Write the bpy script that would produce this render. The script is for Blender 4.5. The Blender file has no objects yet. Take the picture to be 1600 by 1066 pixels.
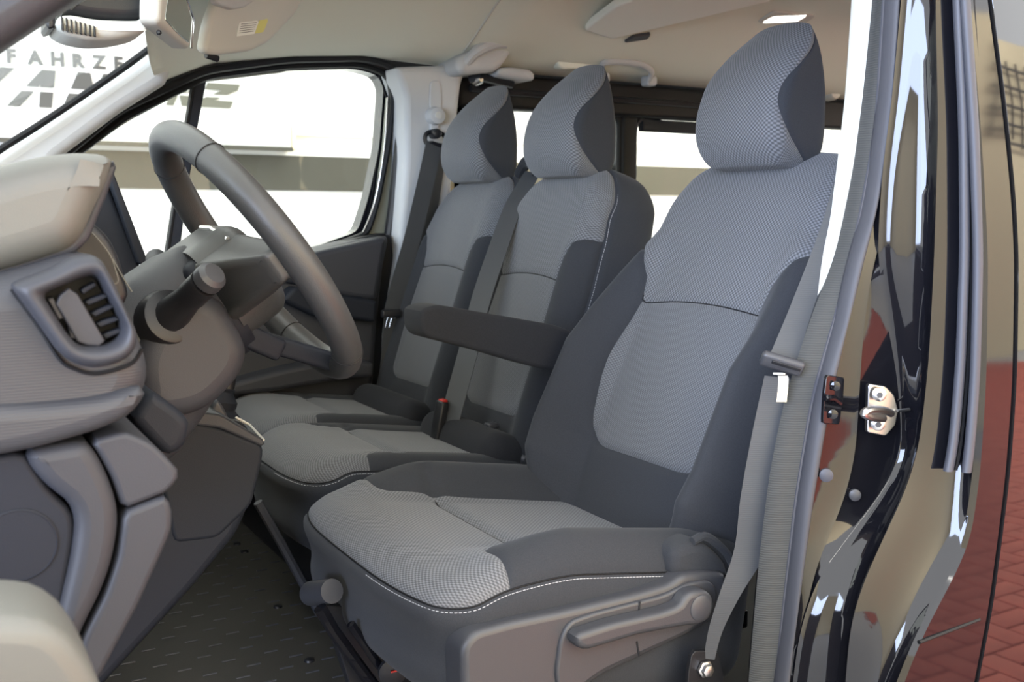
import bpy, bmesh, math, random
import numpy as np
from mathutils import Vector, Matrix
from mathutils.geometry import tessellate_polygon
random.seed(4)
sc = bpy.context.scene
COL = sc.collection
R = math.radians

# ------------------------------------------------------------------ camera, sky, exposure
# world frame: x = towards the rear of the van, y = across it (0 = outer skin at the driver's door,
# 1.85 = outer skin on the passenger side), z = up, 0 = cab floor; metres
CAM = np.array([0.0, -0.765, 0.75])
YAW, PIT, FPX = R(30), R(-7), 1600.0
FW = np.array([math.sin(YAW) * math.cos(PIT), math.cos(YAW) * math.cos(PIT), math.sin(PIT)])
RT = np.array([math.cos(YAW), -math.sin(YAW), 0.0])
UP = np.cross(RT, FW)
cd = bpy.data.cameras.new('camera')
cam = bpy.data.objects.new('camera', cd)
COL.objects.link(cam)
sc.camera = cam
cd.sensor_width = 36.0
cd.lens = 36.0 * FPX / 1600.0
cd.clip_start = 0.02
cd.dof.use_dof = True
cd.dof.focus_distance = 1.45
cd.dof.aperture_fstop = 9.0
cam.matrix_world = Matrix(((RT[0], UP[0], -FW[0], CAM[0]), (RT[1], UP[1], -FW[1], CAM[1]),
                           (RT[2], UP[2], -FW[2], CAM[2]), (0, 0, 0, 1)))

world = bpy.data.worlds.new('overcast_sky')
sc.world = world
world.use_nodes = True
wb = world.node_tree.nodes['Background']
wb.inputs['Color'].default_value = (0.97, 0.985, 1.0, 1)
wb.inputs['Strength'].default_value = 3.8
sc.view_settings.view_transform = 'Standard'
sc.view_settings.look = 'None'
sc.view_settings.gamma = 1
sc.view_settings.use_curve_mapping = False
sc.view_settings.exposure = 0.0


def area(name, loc, target, sx, sy, power, color):
    l = bpy.data.lights.new(name, 'AREA')
    l.shape = 'RECTANGLE'
    l.size, l.size_y, l.energy, l.color = sx, sy, power, color
    o = bpy.data.objects.new(name, l)
    COL.objects.link(o)
    o.location = loc
    o.rotation_euler = (Vector(target) - Vector(loc)).to_track_quat('-Z', 'Y').to_euler()
    return o


area('bluish_side_fill', (-6.0, -4.0, 1.7), (0.8, 0.4, 0.6), 4.5, 3.6, 1350, (0.56, 0.69, 1.0))  # area light added for the bluish camera-side daylight; no gate is modelled
area('near_wall_fill', (4.5, -4.6, 4.4), (4.5, -7.0, 1.2), 13.0, 0.7, 2200, (1.0, 0.96, 0.88))  # added light that brightens the near wall; no lamps are known there


# ------------------------------------------------------------------ measuring helpers
def at(px, py, **k):
    """where the sight line through a photo pixel meets the plane x=, y= or z= (real world metres)"""
    r = FW + RT * (px - 800) / FPX - UP * (py - 533) / FPX
    (a, v), = k.items()
    i = 'xyz'.index(a)
    return CAM + (v - CAM[i]) / r[i] * r


def A(pts, y):
    return [tuple(at(p[0], p[1], y=(p[2] if len(p) > 2 else y))) for p in pts]


def XZ(pts, y):
    return [(q[0], q[2]) for q in A(pts, y)]


# ------------------------------------------------------------------ materials
def new_mat(name):
    m = bpy.data.materials.new(name)
    m.use_nodes = True
    nt = m.node_tree
    return m, nt, nt.nodes['Principled BSDF']


def N(nt, t, **kw):
    n = nt.nodes.new(t)
    for k, v in kw.items():
        if k in n.inputs:
            n.inputs[k].default_value = v
        else:
            setattr(n, k, v)
    return n


def plastic(name, col, rough=0.5, grain=0.0, gscale=900, metal=0.0, coat=0.0, spec=0.5, var=0.0):
    m, nt, b = new_mat(name)
    b.inputs['Base Color'].default_value = (*col, 1)
    b.inputs['Roughness'].default_value = rough
    b.inputs['Metallic'].default_value = metal
    b.inputs['Coat Weight'].default_value = coat
    b.inputs['Coat Roughness'].default_value = 0.03
    b.inputs['Specular IOR Level'].default_value = spec
    tc = N(nt, 'ShaderNodeTexCoord')
    if grain:
        n = N(nt, 'ShaderNodeTexNoise', Scale=gscale, Detail=2.0)
        nt.links.new(tc.outputs['Object'], n.inputs['Vector'])
        bp = N(nt, 'ShaderNodeBump', Strength=grain, Distance=0.0006)
        nt.links.new(n.outputs['Fac'], bp.inputs['Height'])
        nt.links.new(bp.outputs['Normal'], b.inputs['Normal'])
    if var:
        n2 = N(nt, 'ShaderNodeTexNoise', Scale=14.0, Detail=4.0)
        nt.links.new(tc.outputs['Object'], n2.inputs['Vector'])
        mx = N(nt, 'ShaderNodeMix', data_type='RGBA')
        mx.inputs[6].default_value = (*[c * (1 - var) for c in col], 1)
        mx.inputs[7].default_value = (*[min(1, c * (1 + var)) for c in col], 1)
        nt.links.new(n2.outputs['Fac'], mx.inputs[0])
        nt.links.new(mx.outputs[2], b.inputs['Base Color'])
    return m


def woven(name, dark, light, pitch=0.0032, bump=0.5):
    """knitted honeycomb cloth: staggered light cells over a darker ground, driven by the cloth's own metre UVs"""
    m, nt, b = new_mat(name)
    uv = N(nt, 'ShaderNodeUVMap')
    sep = N(nt, 'ShaderNodeSeparateXYZ')
    nt.links.new(uv.outputs[0], sep.inputs[0])
    k = math.pi / pitch

    def mth(op, a, bb=None):
        n = nt.nodes.new('ShaderNodeMath')
        n.operation = op
        for i, v in enumerate((a, bb)):
            if v is None:
                continue
            if isinstance(v, (int, float)):
                n.inputs[i].default_value = v
            else:
                nt.links.new(v, n.inputs[i])
        return n.outputs[0]
    u = mth('MULTIPLY', sep.outputs[0], k)
    v = mth('MULTIPLY', sep.outputs[1], k * 1.05)
    s = mth('MULTIPLY', mth('SINE', u), mth('SINE', v))
    h = mth('ADD', mth('MULTIPLY', s, 0.5), 0.5)
    f = mth('SMOOTH_MAX', mth('MULTIPLY', mth('SUBTRACT', h, 0.30), 2.2), 0.0)
    f = mth('MINIMUM', f, 1.0)
    tc = N(nt, 'ShaderNodeTexCoord')
    n2 = N(nt, 'ShaderNodeTexNoise', Scale=9.0, Detail=3.0)
    nt.links.new(tc.outputs['Object'], n2.inputs['Vector'])
    f2 = mth('MULTIPLY', f, mth('ADD', mth('MULTIPLY', n2.outputs['Fac'], 0.3), 0.85))
    mx = N(nt, 'ShaderNodeMix', data_type='RGBA')
    mx.inputs[6].default_value = (*dark, 1)
    mx.inputs[7].default_value = (*light, 1)
    nt.links.new(f2, mx.inputs[0])
    nt.links.new(mx.outputs[2], b.inputs['Base Color'])
    b.inputs['Roughness'].default_value = 0.85
    b.inputs['Sheen Weight'].default_value = 0.15
    b.inputs['Specular IOR Level'].default_value = 0.2
    bp = N(nt, 'ShaderNodeBump', Strength=bump, Distance=0.0008)
    nt.links.new(h, bp.inputs['Height'])
    nt.links.new(bp.outputs['Normal'], b.inputs['Normal'])
    return m


def cloth(name, col, scale=700, sheen=0.2):
    m, nt, b = new_mat(name)
    tc = N(nt, 'ShaderNodeTexCoord')
    n = N(nt, 'ShaderNodeTexNoise', Scale=float(scale), Detail=3.0)
    nt.links.new(tc.outputs['Object'], n.inputs['Vector'])
    mx = N(nt, 'ShaderNodeMix', data_type='RGBA')
    mx.inputs[6].default_value = (*[c * 0.7 for c in col], 1)
    mx.inputs[7].default_value = (*[c * 1.3 for c in col], 1)
    nt.links.new(n.outputs['Fac'], mx.inputs[0])
    nt.links.new(mx.outputs[2], b.inputs['Base Color'])
    b.inputs['Roughness'].default_value = 0.9
    b.inputs['Sheen Weight'].default_value = sheen
    b.inputs['Sheen Roughness'].default_value = 0.5
    b.inputs['Specular IOR Level'].default_value = 0.15
    bp = N(nt, 'ShaderNodeBump', Strength=0.35, Distance=0.0006)
    nt.links.new(n.outputs['Fac'], bp.inputs['Height'])
    nt.links.new(bp.outputs['Normal'], b.inputs['Normal'])
    return m


def ribbed(name, col, axis=2, pitch=0.0025, rough=0.5, strength=0.4, color2=None):
    m, nt, b = new_mat(name)
    tc = N(nt, 'ShaderNodeTexCoord')
    w = N(nt, 'ShaderNodeTexWave', Scale=0.31416 / pitch)
    w.wave_type = 'BANDS'
    w.bands_direction = 'XYZ'[axis]
    nt.links.new(tc.outputs['Object'], w.inputs['Vector'])
    b.inputs['Base Color'].default_value = (*col, 1)
    b.inputs['Roughness'].default_value = rough
    bp = N(nt, 'ShaderNodeBump', Strength=strength, Distance=0.0008)
    nt.links.new(w.outputs['Fac'], bp.inputs['Height'])
    nt.links.new(bp.outputs['Normal'], b.inputs['Normal'])
    if color2:
        mx = N(nt, 'ShaderNodeMix', data_type='RGBA')
        mx.inputs[6].default_value = (*col, 1)
        mx.inputs[7].default_value = (*color2, 1)
        nt.links.new(w.outputs['Fac'], mx.inputs[0])
        nt.links.new(mx.outputs[2], b.inputs['Base Color'])
    return m


def glass_mat(name, tint, refl=0.06):
    m, nt, b = new_mat(name)
    out = nt.nodes['Material Output']
    nt.nodes.remove(b)
    t = N(nt, 'ShaderNodeBsdfTransparent', Color=(*tint, 1))
    g = N(nt, 'ShaderNodeBsdfGlossy', Roughness=0.01)
    lw = N(nt, 'ShaderNodeLayerWeight', Blend=0.5)
    pw = nt.nodes.new('ShaderNodeMath')
    pw.operation = 'POWER'
    pw.inputs[1].default_value = 5.0
    nt.links.new(lw.outputs['Facing'], pw.inputs[0])
    ad = nt.nodes.new('ShaderNodeMath')
    ad.operation = 'MULTIPLY_ADD'
    ad.inputs[1].default_value = 0.25
    ad.inputs[2].default_value = 0.02
    nt.links.new(pw.outputs[0], ad.inputs[0])
    mx = N(nt, 'ShaderNodeMixShader')
    nt.links.new(ad.outputs[0], mx.inputs[0])
    nt.links.new(t.outputs[0], mx.inputs[1])
    nt.links.new(g.outputs[0], mx.inputs[2])
    nt.links.new(mx.outputs[0], out.inputs[0])
    return m


def emit_mat(name, col, s):
    m, nt, b = new_mat(name)
    b.inputs['Base Color'].default_value = (*col, 1)
    b.inputs['Emission Color'].default_value = (*col, 1)
    b.inputs['Emission Strength'].default_value = s
    return m


M = dict(
    weave=woven('grey_woven_cloth', (0.068, 0.070, 0.075), (0.165, 0.169, 0.180), pitch=0.0034),
    weave_fine=woven('grey_fine_woven_cloth', (0.072, 0.074, 0.079), (0.140, 0.144, 0.154), pitch=0.0027),
    dark=cloth('charcoal_cloth', (0.031, 0.033, 0.038), sheen=0.08),
    darker=cloth('black_cloth', (0.022, 0.023, 0.027), sheen=0.05),
    thread=plastic('white_thread', (0.36, 0.36, 0.38), 0.8),
    dash=plastic('dash_plastic', (0.031, 0.032, 0.038), 0.50, 0.35, spec=0.35),
    dash_top=plastic('dash_top_plastic', (0.105, 0.104, 0.092), 0.48, 0.3),
    dash_dark=plastic('dark_dash_plastic', (0.013, 0.015, 0.021), 0.6, 0.35, spec=0.22),
    dash_ribbed=ribbed('ribbed_dash_plastic', (0.031, 0.032, 0.037), 2, 0.0024, 0.5, 0.15),
    wheel=plastic('wheel_leather', (0.042, 0.042, 0.042), 0.42, 0.3, 600),
    black=plastic('black_plastic', (0.013, 0.013, 0.015), 0.4, 0.2, spec=0.35),
    trim_dark=plastic('dark_seat_plastic', (0.042, 0.043, 0.049), 0.42, 0.3),
    rubber=plastic('black_rubber', (0.009, 0.009, 0.010), 0.55, 0.2, spec=0.2),
    seal=ribbed('ribbed_seal_cloth', (0.032, 0.033, 0.032), 2, 0.003, 0.8, 0.3, (0.045, 0.046, 0.044)),
    seal_tube=plastic('grey_seal_rubber', (0.042, 0.043, 0.052), 0.6, 0.2),
    strip=plastic('grey_strip_rubber', (0.045, 0.048, 0.062), 0.5, 0.1),
    gloss=plastic('black_body_paint', (0.006, 0.006, 0.008), 0.05, 0),
    side_paint=plastic('black_side_paint', (0.008, 0.008, 0.009), 0.03, 0, coat=0.6),
    head=plastic('headliner_felt', (0.68, 0.68, 0.59), 0.9, 0.4, 500),
    pillar=plastic('light_grey_trim', (0.43, 0.43, 0.43), 0.6, 0.25),
    visor=plastic('visor_vinyl', (0.50, 0.49, 0.45), 0.7, 0.3),
    cream=plastic('cream_edge', (0.80, 0.79, 0.72), 0.6),
    steel=plastic('steel', (0.62, 0.61, 0.60), 0.32, 0, metal=1.0),
    chrome=plastic('chrome', (0.85, 0.85, 0.86), 0.12, 0, metal=1.0),
    belt=ribbed('belt_webbing', (0.045, 0.047, 0.050), 2, 0.0025, 0.6, 0.12),
    mat=plastic('rubber_floor_mat', (0.050, 0.046, 0.038), 0.6, 0.3, 400),
    glass=glass_mat('window_glass', (0.93, 0.95, 0.92)),
    mirror=plastic('mirror_glass', (0.5, 0.52, 0.5), 0.03, 0, metal=1.0),
    white=plastic('white_plaster', (0.82, 0.82, 0.78), 0.9, 0.2, 60),
    band=plastic('grey_painted_band', (0.065, 0.062, 0.047), 0.8),
    lettering=plastic('grey_lettering', (0.06, 0.06, 0.053), 0.7),
    lettering_soft=plastic('olive_lettering', (0.12, 0.118, 0.092), 0.7),
    door_olive=plastic('olive_door_paint', (0.16, 0.16, 0.125), 0.4),
    beige=plastic('beige_plaster', (0.80, 0.69, 0.47), 0.9, 0.2, 60),
    label=plastic('white_label_paper', (0.75, 0.75, 0.70), 0.8),
    yellow=plastic('yellow_label_paper', (0.62, 0.58, 0.20), 0.8),
    lamp=emit_mat('lamp_lens', (1.0, 0.93, 0.82), 6.0),
    red=plastic('red_plastic', (0.5, 0.03, 0.02), 0.4),
    brick=plastic('red_paver', (0.34, 0.060, 0.035), 0.75, 0.3, 90, var=0.35),
    ground_grey=plastic('joint_and_bounce_grey', (0.34, 0.34, 0.34), 0.9),
    print=plastic('black_print', (0.05, 0.05, 0.05), 0.8),
    tyre=plastic('dark_vehicle_paint', (0.03, 0.03, 0.035), 0.25),
)
MATN = M


# ------------------------------------------------------------------ objects
def origin(o):
    p = np.zeros(3)
    while o is not None:
        p += np.array(o.location)
        o = o.parent
    return p


def mk(name, V, F, mat, parent=None, smooth=35, uv=None):
    V = np.asarray(V, float)
    if parent is not None:
        V = V - origin(parent)
    me = bpy.data.meshes.new(name)
    me.from_pydata([tuple(v) for v in V], [], [tuple(int(i) for i in f) for f in F])
    me.validate()
    me.materials.append(mat)
    if smooth:
        me.polygons.foreach_set('use_smooth', [True] * len(me.polygons))
        if smooth < 180:
            me.set_sharp_from_angle(angle=R(smooth))
    if uv is not None and len(me.vertices) == len(uv):
        l = me.uv_layers.new(name='UVMap')
        idx = np.zeros(len(me.loops), int)
        me.loops.foreach_get('vertex_index', idx)
        l.data.foreach_set('uv', np.asarray(uv)[idx].ravel())
    me.update()
    o = bpy.data.objects.new(name, me)
    COL.objects.link(o)
    o.parent = parent
    return o


def tag(o, label=None, cat=None, group=None, kind=None):
    if label: o['label'] = label
    if cat: o['category'] = cat
    if group: o['group'] = group
    if kind: o['kind'] = kind
    return o


def thing(name, label, cat, loc, group=None):
    o = bpy.data.objects.new(name, None)
    o.empty_display_size = 0.05
    COL.objects.link(o)
    o.location = loc
    return tag(o, label, cat, group)


def struct(o):
    o['kind'] = 'structure'
    return o


class MB:
    def __init__(s): s.V, s.F = [], []
    def add(s, V, F):
        n = len(s.V)
        s.V += [tuple(v) for v in V]
        s.F += [tuple(i + n for i in f) for f in F]
        return s
    def build(s, name, mat, parent=None, smooth=35): return mk(name, s.V, s.F, mat, parent, smooth)


def unit(v):
    v = np.asarray(v, float)
    return v / (np.linalg.norm(v) + 1e-12)


def frame(ax, hint=(0, 0, 1)):
    """orthonormal columns (x, y, z) with z along ax"""
    z = unit(ax)
    h = np.asarray(hint, float)
    if abs(unit(h) @ z) > 0.98: h = np.array([1.0, 0, 0])
    x = unit(np.cross(h, z))
    return np.column_stack([x, np.cross(z, x), z])


def catmull(P, n=8, closed=False):
    P = np.asarray(P, float)
    out = []
    m = len(P)
    for i in range(m if closed else m - 1):
        if closed:
            a, b, c, d = P[(i - 1) % m], P[i], P[(i + 1) % m], P[(i + 2) % m]
        else:
            a, b, c, d = P[max(i - 1, 0)], P[i], P[i + 1], P[min(i + 2, m - 1)]
        for t in np.linspace(0, 1, n, endpoint=False):
            out.append(0.5 * ((2 * b) + (c - a) * t + (2 * a - 5 * b + 4 * c - d) * t * t + (3 * b - a - 3 * c + d) * t ** 3))
    if not closed: out.append(P[-1])
    return np.array(out)


def tube(P, r, n=12, closed=False, cap=True, flat=1.0, hint=(0, 0, 1), up=None):
    P = np.asarray(P, float)
    m = len(P)
    rr = np.broadcast_to(np.asarray(r, float), (m,)) if np.ndim(r) < 2 else None
    V, F = [], []
    prev = None
    for i in range(m):
        if closed: t = P[(i + 1) % m] - P[(i - 1) % m]
        else: t = P[min(i + 1, m - 1)] - P[max(i - 1, 0)]
        t = unit(t)
        if prev is None: x = frame(t, hint)[:, 0]
        else: x = unit(prev - (prev @ t) * t)
        prev = x
        y = np.cross(t, x)
        for k in range(n):
            a = 2 * math.pi * k / n
            V.append(P[i] + rr[i] * (math.cos(a) * x + flat * math.sin(a) * y))
    L = m if closed else m - 1
    for i in range(L):
        j = (i + 1) % m
        for k in range(n):
            l = (k + 1) % n
            F.append((i * n + k, i * n + l, j * n + l, j * n + k))
    if not closed and cap:
        F.append(tuple(range(n - 1, -1, -1)))
        F.append(tuple((m - 1) * n + k for k in range(n)))
    return V, F


def lathe(prof, c, ax, n=24):
    """prof = [(distance along ax, radius)...]"""
    f = frame(ax)
    c = np.asarray(c, float)
    V, F = [], []
    for h, r in prof:
        for k in range(n):
            a = 2 * math.pi * k / n
            V.append(c + f[:, 2] * h + r * (math.cos(a) * f[:, 0] + math.sin(a) * f[:, 1]))
    for i in range(len(prof) - 1):
        for k in range(n):
            l = (k + 1) % n
            F.append((i * n + k, i * n + l, (i + 1) * n + l, (i + 1) * n + k))
    F.append(tuple(range(n - 1, -1, -1)))
    F.append(tuple((len(prof) - 1) * n + k for k in range(n)))
    return V, F


def box(c, half, rot=None, r=0.0, seg=3):
    """box with rounded edges; rot = 3x3 with the box axes in its columns"""
    if r <= 0:
        P = np.array([[x, y, z] for x in (-1, 1) for y in (-1, 1) for z in (-1, 1)], float) * half
        F = [(0, 1, 3, 2), (4, 6, 7, 5), (0, 4, 5, 1), (2, 3, 7, 6), (0, 2, 6, 4), (1, 5, 7, 3)]
    else:
        half = np.asarray(half, float)
        r = min(r, min(half) * 0.999)
        ax = [np.concatenate([-h + r * (1 - np.cos(np.linspace(0, math.pi / 2, seg + 1))), (h - r * (1 - np.cos(np.linspace(0, math.pi / 2, seg + 1))))[::-1]]) for h in half]
        P, F = cubegrid(ax, half)
        q = np.clip(P, -(half - r), half - r)
        d = P - q
        P = q + r * d / (np.linalg.norm(d, axis=1, keepdims=True) + 1e-12)
    if rot is not None: P = P @ np.asarray(rot).T
    return P + np.asarray(c, float), F


def cubegrid(ax, half):
    V, F, key = [], [], {}
    def vid(p):
        k = tuple(np.round(p, 6))
        if k not in key:
            key[k] = len(V)
            V.append(p)
        return key[k]
    for a in range(3):
        b, c = (a + 1) % 3, (a + 2) % 3
        for s in (-1, 1):
            ids = []
            for u in ax[b]:
                row = []
                for v in ax[c]:
                    p = [0, 0, 0]
                    p[a], p[b], p[c] = s * half[a], u, v
                    row.append(vid(p))
                ids.append(row)
            for i in range(len(ax[b]) - 1):
                for j in range(len(ax[c]) - 1):
                    q = (ids[i][j], ids[i + 1][j], ids[i + 1][j + 1], ids[i][j + 1])
                    if len(set(q)) < 4: continue
                    F.append(q if s > 0 else q[::-1])
    return np.array(V, float), F


def round_poly(P, rad, n=5):
    """round the corners of a 2-D polygon; rad scalar or per-corner"""
    P = np.asarray(P, float)
    m = len(P)
    out = []
    for i in range(m):
        a, b, c = P[i - 1], P[i], P[(i + 1) % m]
        r = rad if np.isscalar(rad) else rad[i]
        u, v = unit(a - b), unit(c - b)
        d = min(r, 0.45 * np.linalg.norm(a - b), 0.45 * np.linalg.norm(c - b))
        if d < 1e-5:
            out.append(b)
            continue
        for t in np.linspace(0, 1, n):
            out.append((1 - t) ** 2 * (b + u * d) + 2 * t * (1 - t) * b + t * t * (b + v * d))
    return np.array(out)


def area2(P):
    x, y = P[:, 0], P[:, 1]
    return 0.5 * np.sum(x * np.roll(y, -1) - y * np.roll(x, -1))


def resample(P, h, closed=True):
    Q = np.vstack([P, P[:1]]) if closed else P
    L = np.concatenate([[0], np.cumsum(np.linalg.norm(np.diff(Q, axis=0), axis=1))])
    n = max(8, int(L[-1] / h))
    t = np.linspace(0, L[-1], n, endpoint=not closed)
    return np.column_stack([np.interp(t, L, Q[:, k]) for k in range(Q.shape[1])])


def inset(P, d):
    s = 1 if area2(P) > 0 else -1
    T = np.roll(P, -1, 0) - np.roll(P, 1, 0)
    T /= np.linalg.norm(T, axis=1, keepdims=True) + 1e-12
    Nn = np.column_stack([-T[:, 1], T[:, 0]]) * s
    return P + Nn * d


def plate(P2, mapf, d0, d1, r=0.006, seg=4, dome=0.0, both=False):
    """extrude a rounded 2-D outline; mapf(u, v, depth) -> 3-D. The d0 face has a rounded rim of radius r."""
    P2 = np.asarray(P2, float)
    n = len(P2)
    V, F = [], []
    sg = 1 if d1 > d0 else -1
    rings = []
    prof = []
    for k in range(seg + 1):
        a = math.pi / 2 * k / seg
        prof.append((r * (1 - math.sin(a)), d0 + sg * r * (1 - math.cos(a))))
    if both: prof += [(r * (1 - math.cos(math.pi / 2 * k / seg)), d1 - sg * r * (1 - math.sin(math.pi / 2 * k / seg))) for k in range(seg + 1)]
    else: prof.append((0, d1))
    for off, d in prof:
        Q = inset(P2, off) if off > 0 else P2
        rings.append([mapf(q[0], q[1], d) for q in Q])
    for rg in rings: V += rg
    for i in range(len(rings) - 1):
        for k in range(n):
            l = (k + 1) % n
            F.append((i * n + k, i * n + l, (i + 1) * n + l, (i + 1) * n + k))
    for base, d in ((0, d0), ((len(rings) - 1) * n, d1)):
        Q = inset(P2, prof[0][0] if base == 0 else prof[-1][0])
        tris = tessellate_polygon([[Vector((q[0], q[1], 0)) for q in Q]])
        F += [tuple(base + i for i in t) for t in tris]
    return V, F


def ymap(u, v, d): return (u, d, v)


def slab(pts, y0, y1, rad=0.01, r=0.006, h=0.008, ref=None, both=False, dense=True):
    """solid whose outline (given in photo pixels) lies in the upright plane y=ref, running from y0 to y1"""
    P = np.array(XZ(pts, y0 if ref is None else ref))
    P = round_poly(P, rad)
    if dense: P = resample(P, h)
    return plate(P, ymap, y0, y1, r, both=both)


def holed(outer, holes, mapf, d0, d1):
    """flat plate with holes"""
    loops = [np.asarray(outer)] + [np.asarray(h) for h in holes]
    tris = tessellate_polygon([[Vector((p[0], p[1], 0)) for p in L] for L in loops])
    flat = np.vstack(loops)
    n = len(flat)
    V = [mapf(p[0], p[1], d0) for p in flat] + [mapf(p[0], p[1], d1) for p in flat]
    F = [tuple(t) for t in tris] + [tuple(i + n for i in t[::-1]) for t in tris]
    b = 0
    for L in loops:
        m = len(L)
        for k in range(m):
            l = (k + 1) % m
            F.append((b + k, b + l, n + b + l, n + b + k))
        b += m
    return V, F


def ribbon(C, W, thick=0.0014, curl=0.0, n=6, res=5):
    """belt webbing: centre points C, half-width vectors W; slightly cupped cross-section with real thickness"""
    C = catmull(C, n)
    W = catmull(W, n)
    m = len(C)
    V, F = [], []
    for side in (1, -1):
        for i in range(m):
            t = unit(C[min(i + 1, m - 1)] - C[max(i - 1, 0)])
            nn = unit(np.cross(t, W[i]))
            for k in range(res):
                a = -1 + 2 * k / (res - 1)
                V.append(C[i] + W[i] * a + nn * (curl * (a * a) + side * thick / 2))
    o = m * res
    for i in range(m - 1):
        for k in range(res - 1):
            a, b = i * res + k, (i + 1) * res + k
            F.append((a, a + 1, b + 1, b))
            F.append((o + a, o + b, o + b + 1, o + a + 1))
        for k in (0, res - 1):
            a, b = i * res + k, (i + 1) * res + k
            F.append((a, b, o + b, o + a))
    for i in (0, m - 1):
        F.append(tuple(i * res + k for k in range(res)) + tuple(o + i * res + k for k in range(res - 1, -1, -1)))
    return V, F


# ------------------------------------------------------------------ upholstery
def sdpoly(P, poly):
    """signed distance of points to polygon, positive inside"""
    poly = np.asarray(poly, float)
    d = np.full(len(P), 1e9)
    ins = np.zeros(len(P), bool)
    for i in range(len(poly)):
        a, b = poly[i], poly[(i + 1) % len(poly)]
        e = b - a
        w = P - a
        t = np.clip((w @ e) / (e @ e + 1e-15), 0, 1)
        d = np.minimum(d, np.linalg.norm(w - t[:, None] * e, axis=1))
        c = ((a[1] > P[:, 1]) != (b[1] > P[:, 1]))
        with np.errstate(divide='ignore', invalid='ignore'):
            xx = (b[0] - a[0]) * (P[:, 1] - a[1]) / (b[1] - a[1] + 1e-15) + a[0]
        ins ^= c & (P[:, 0] < xx)
    return np.where(ins, d, -d)


def sm(x, a, b):
    t = np.clip((x - a) / (b - a), 0, 1)
    return t * t * (3 - 2 * t)


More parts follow.
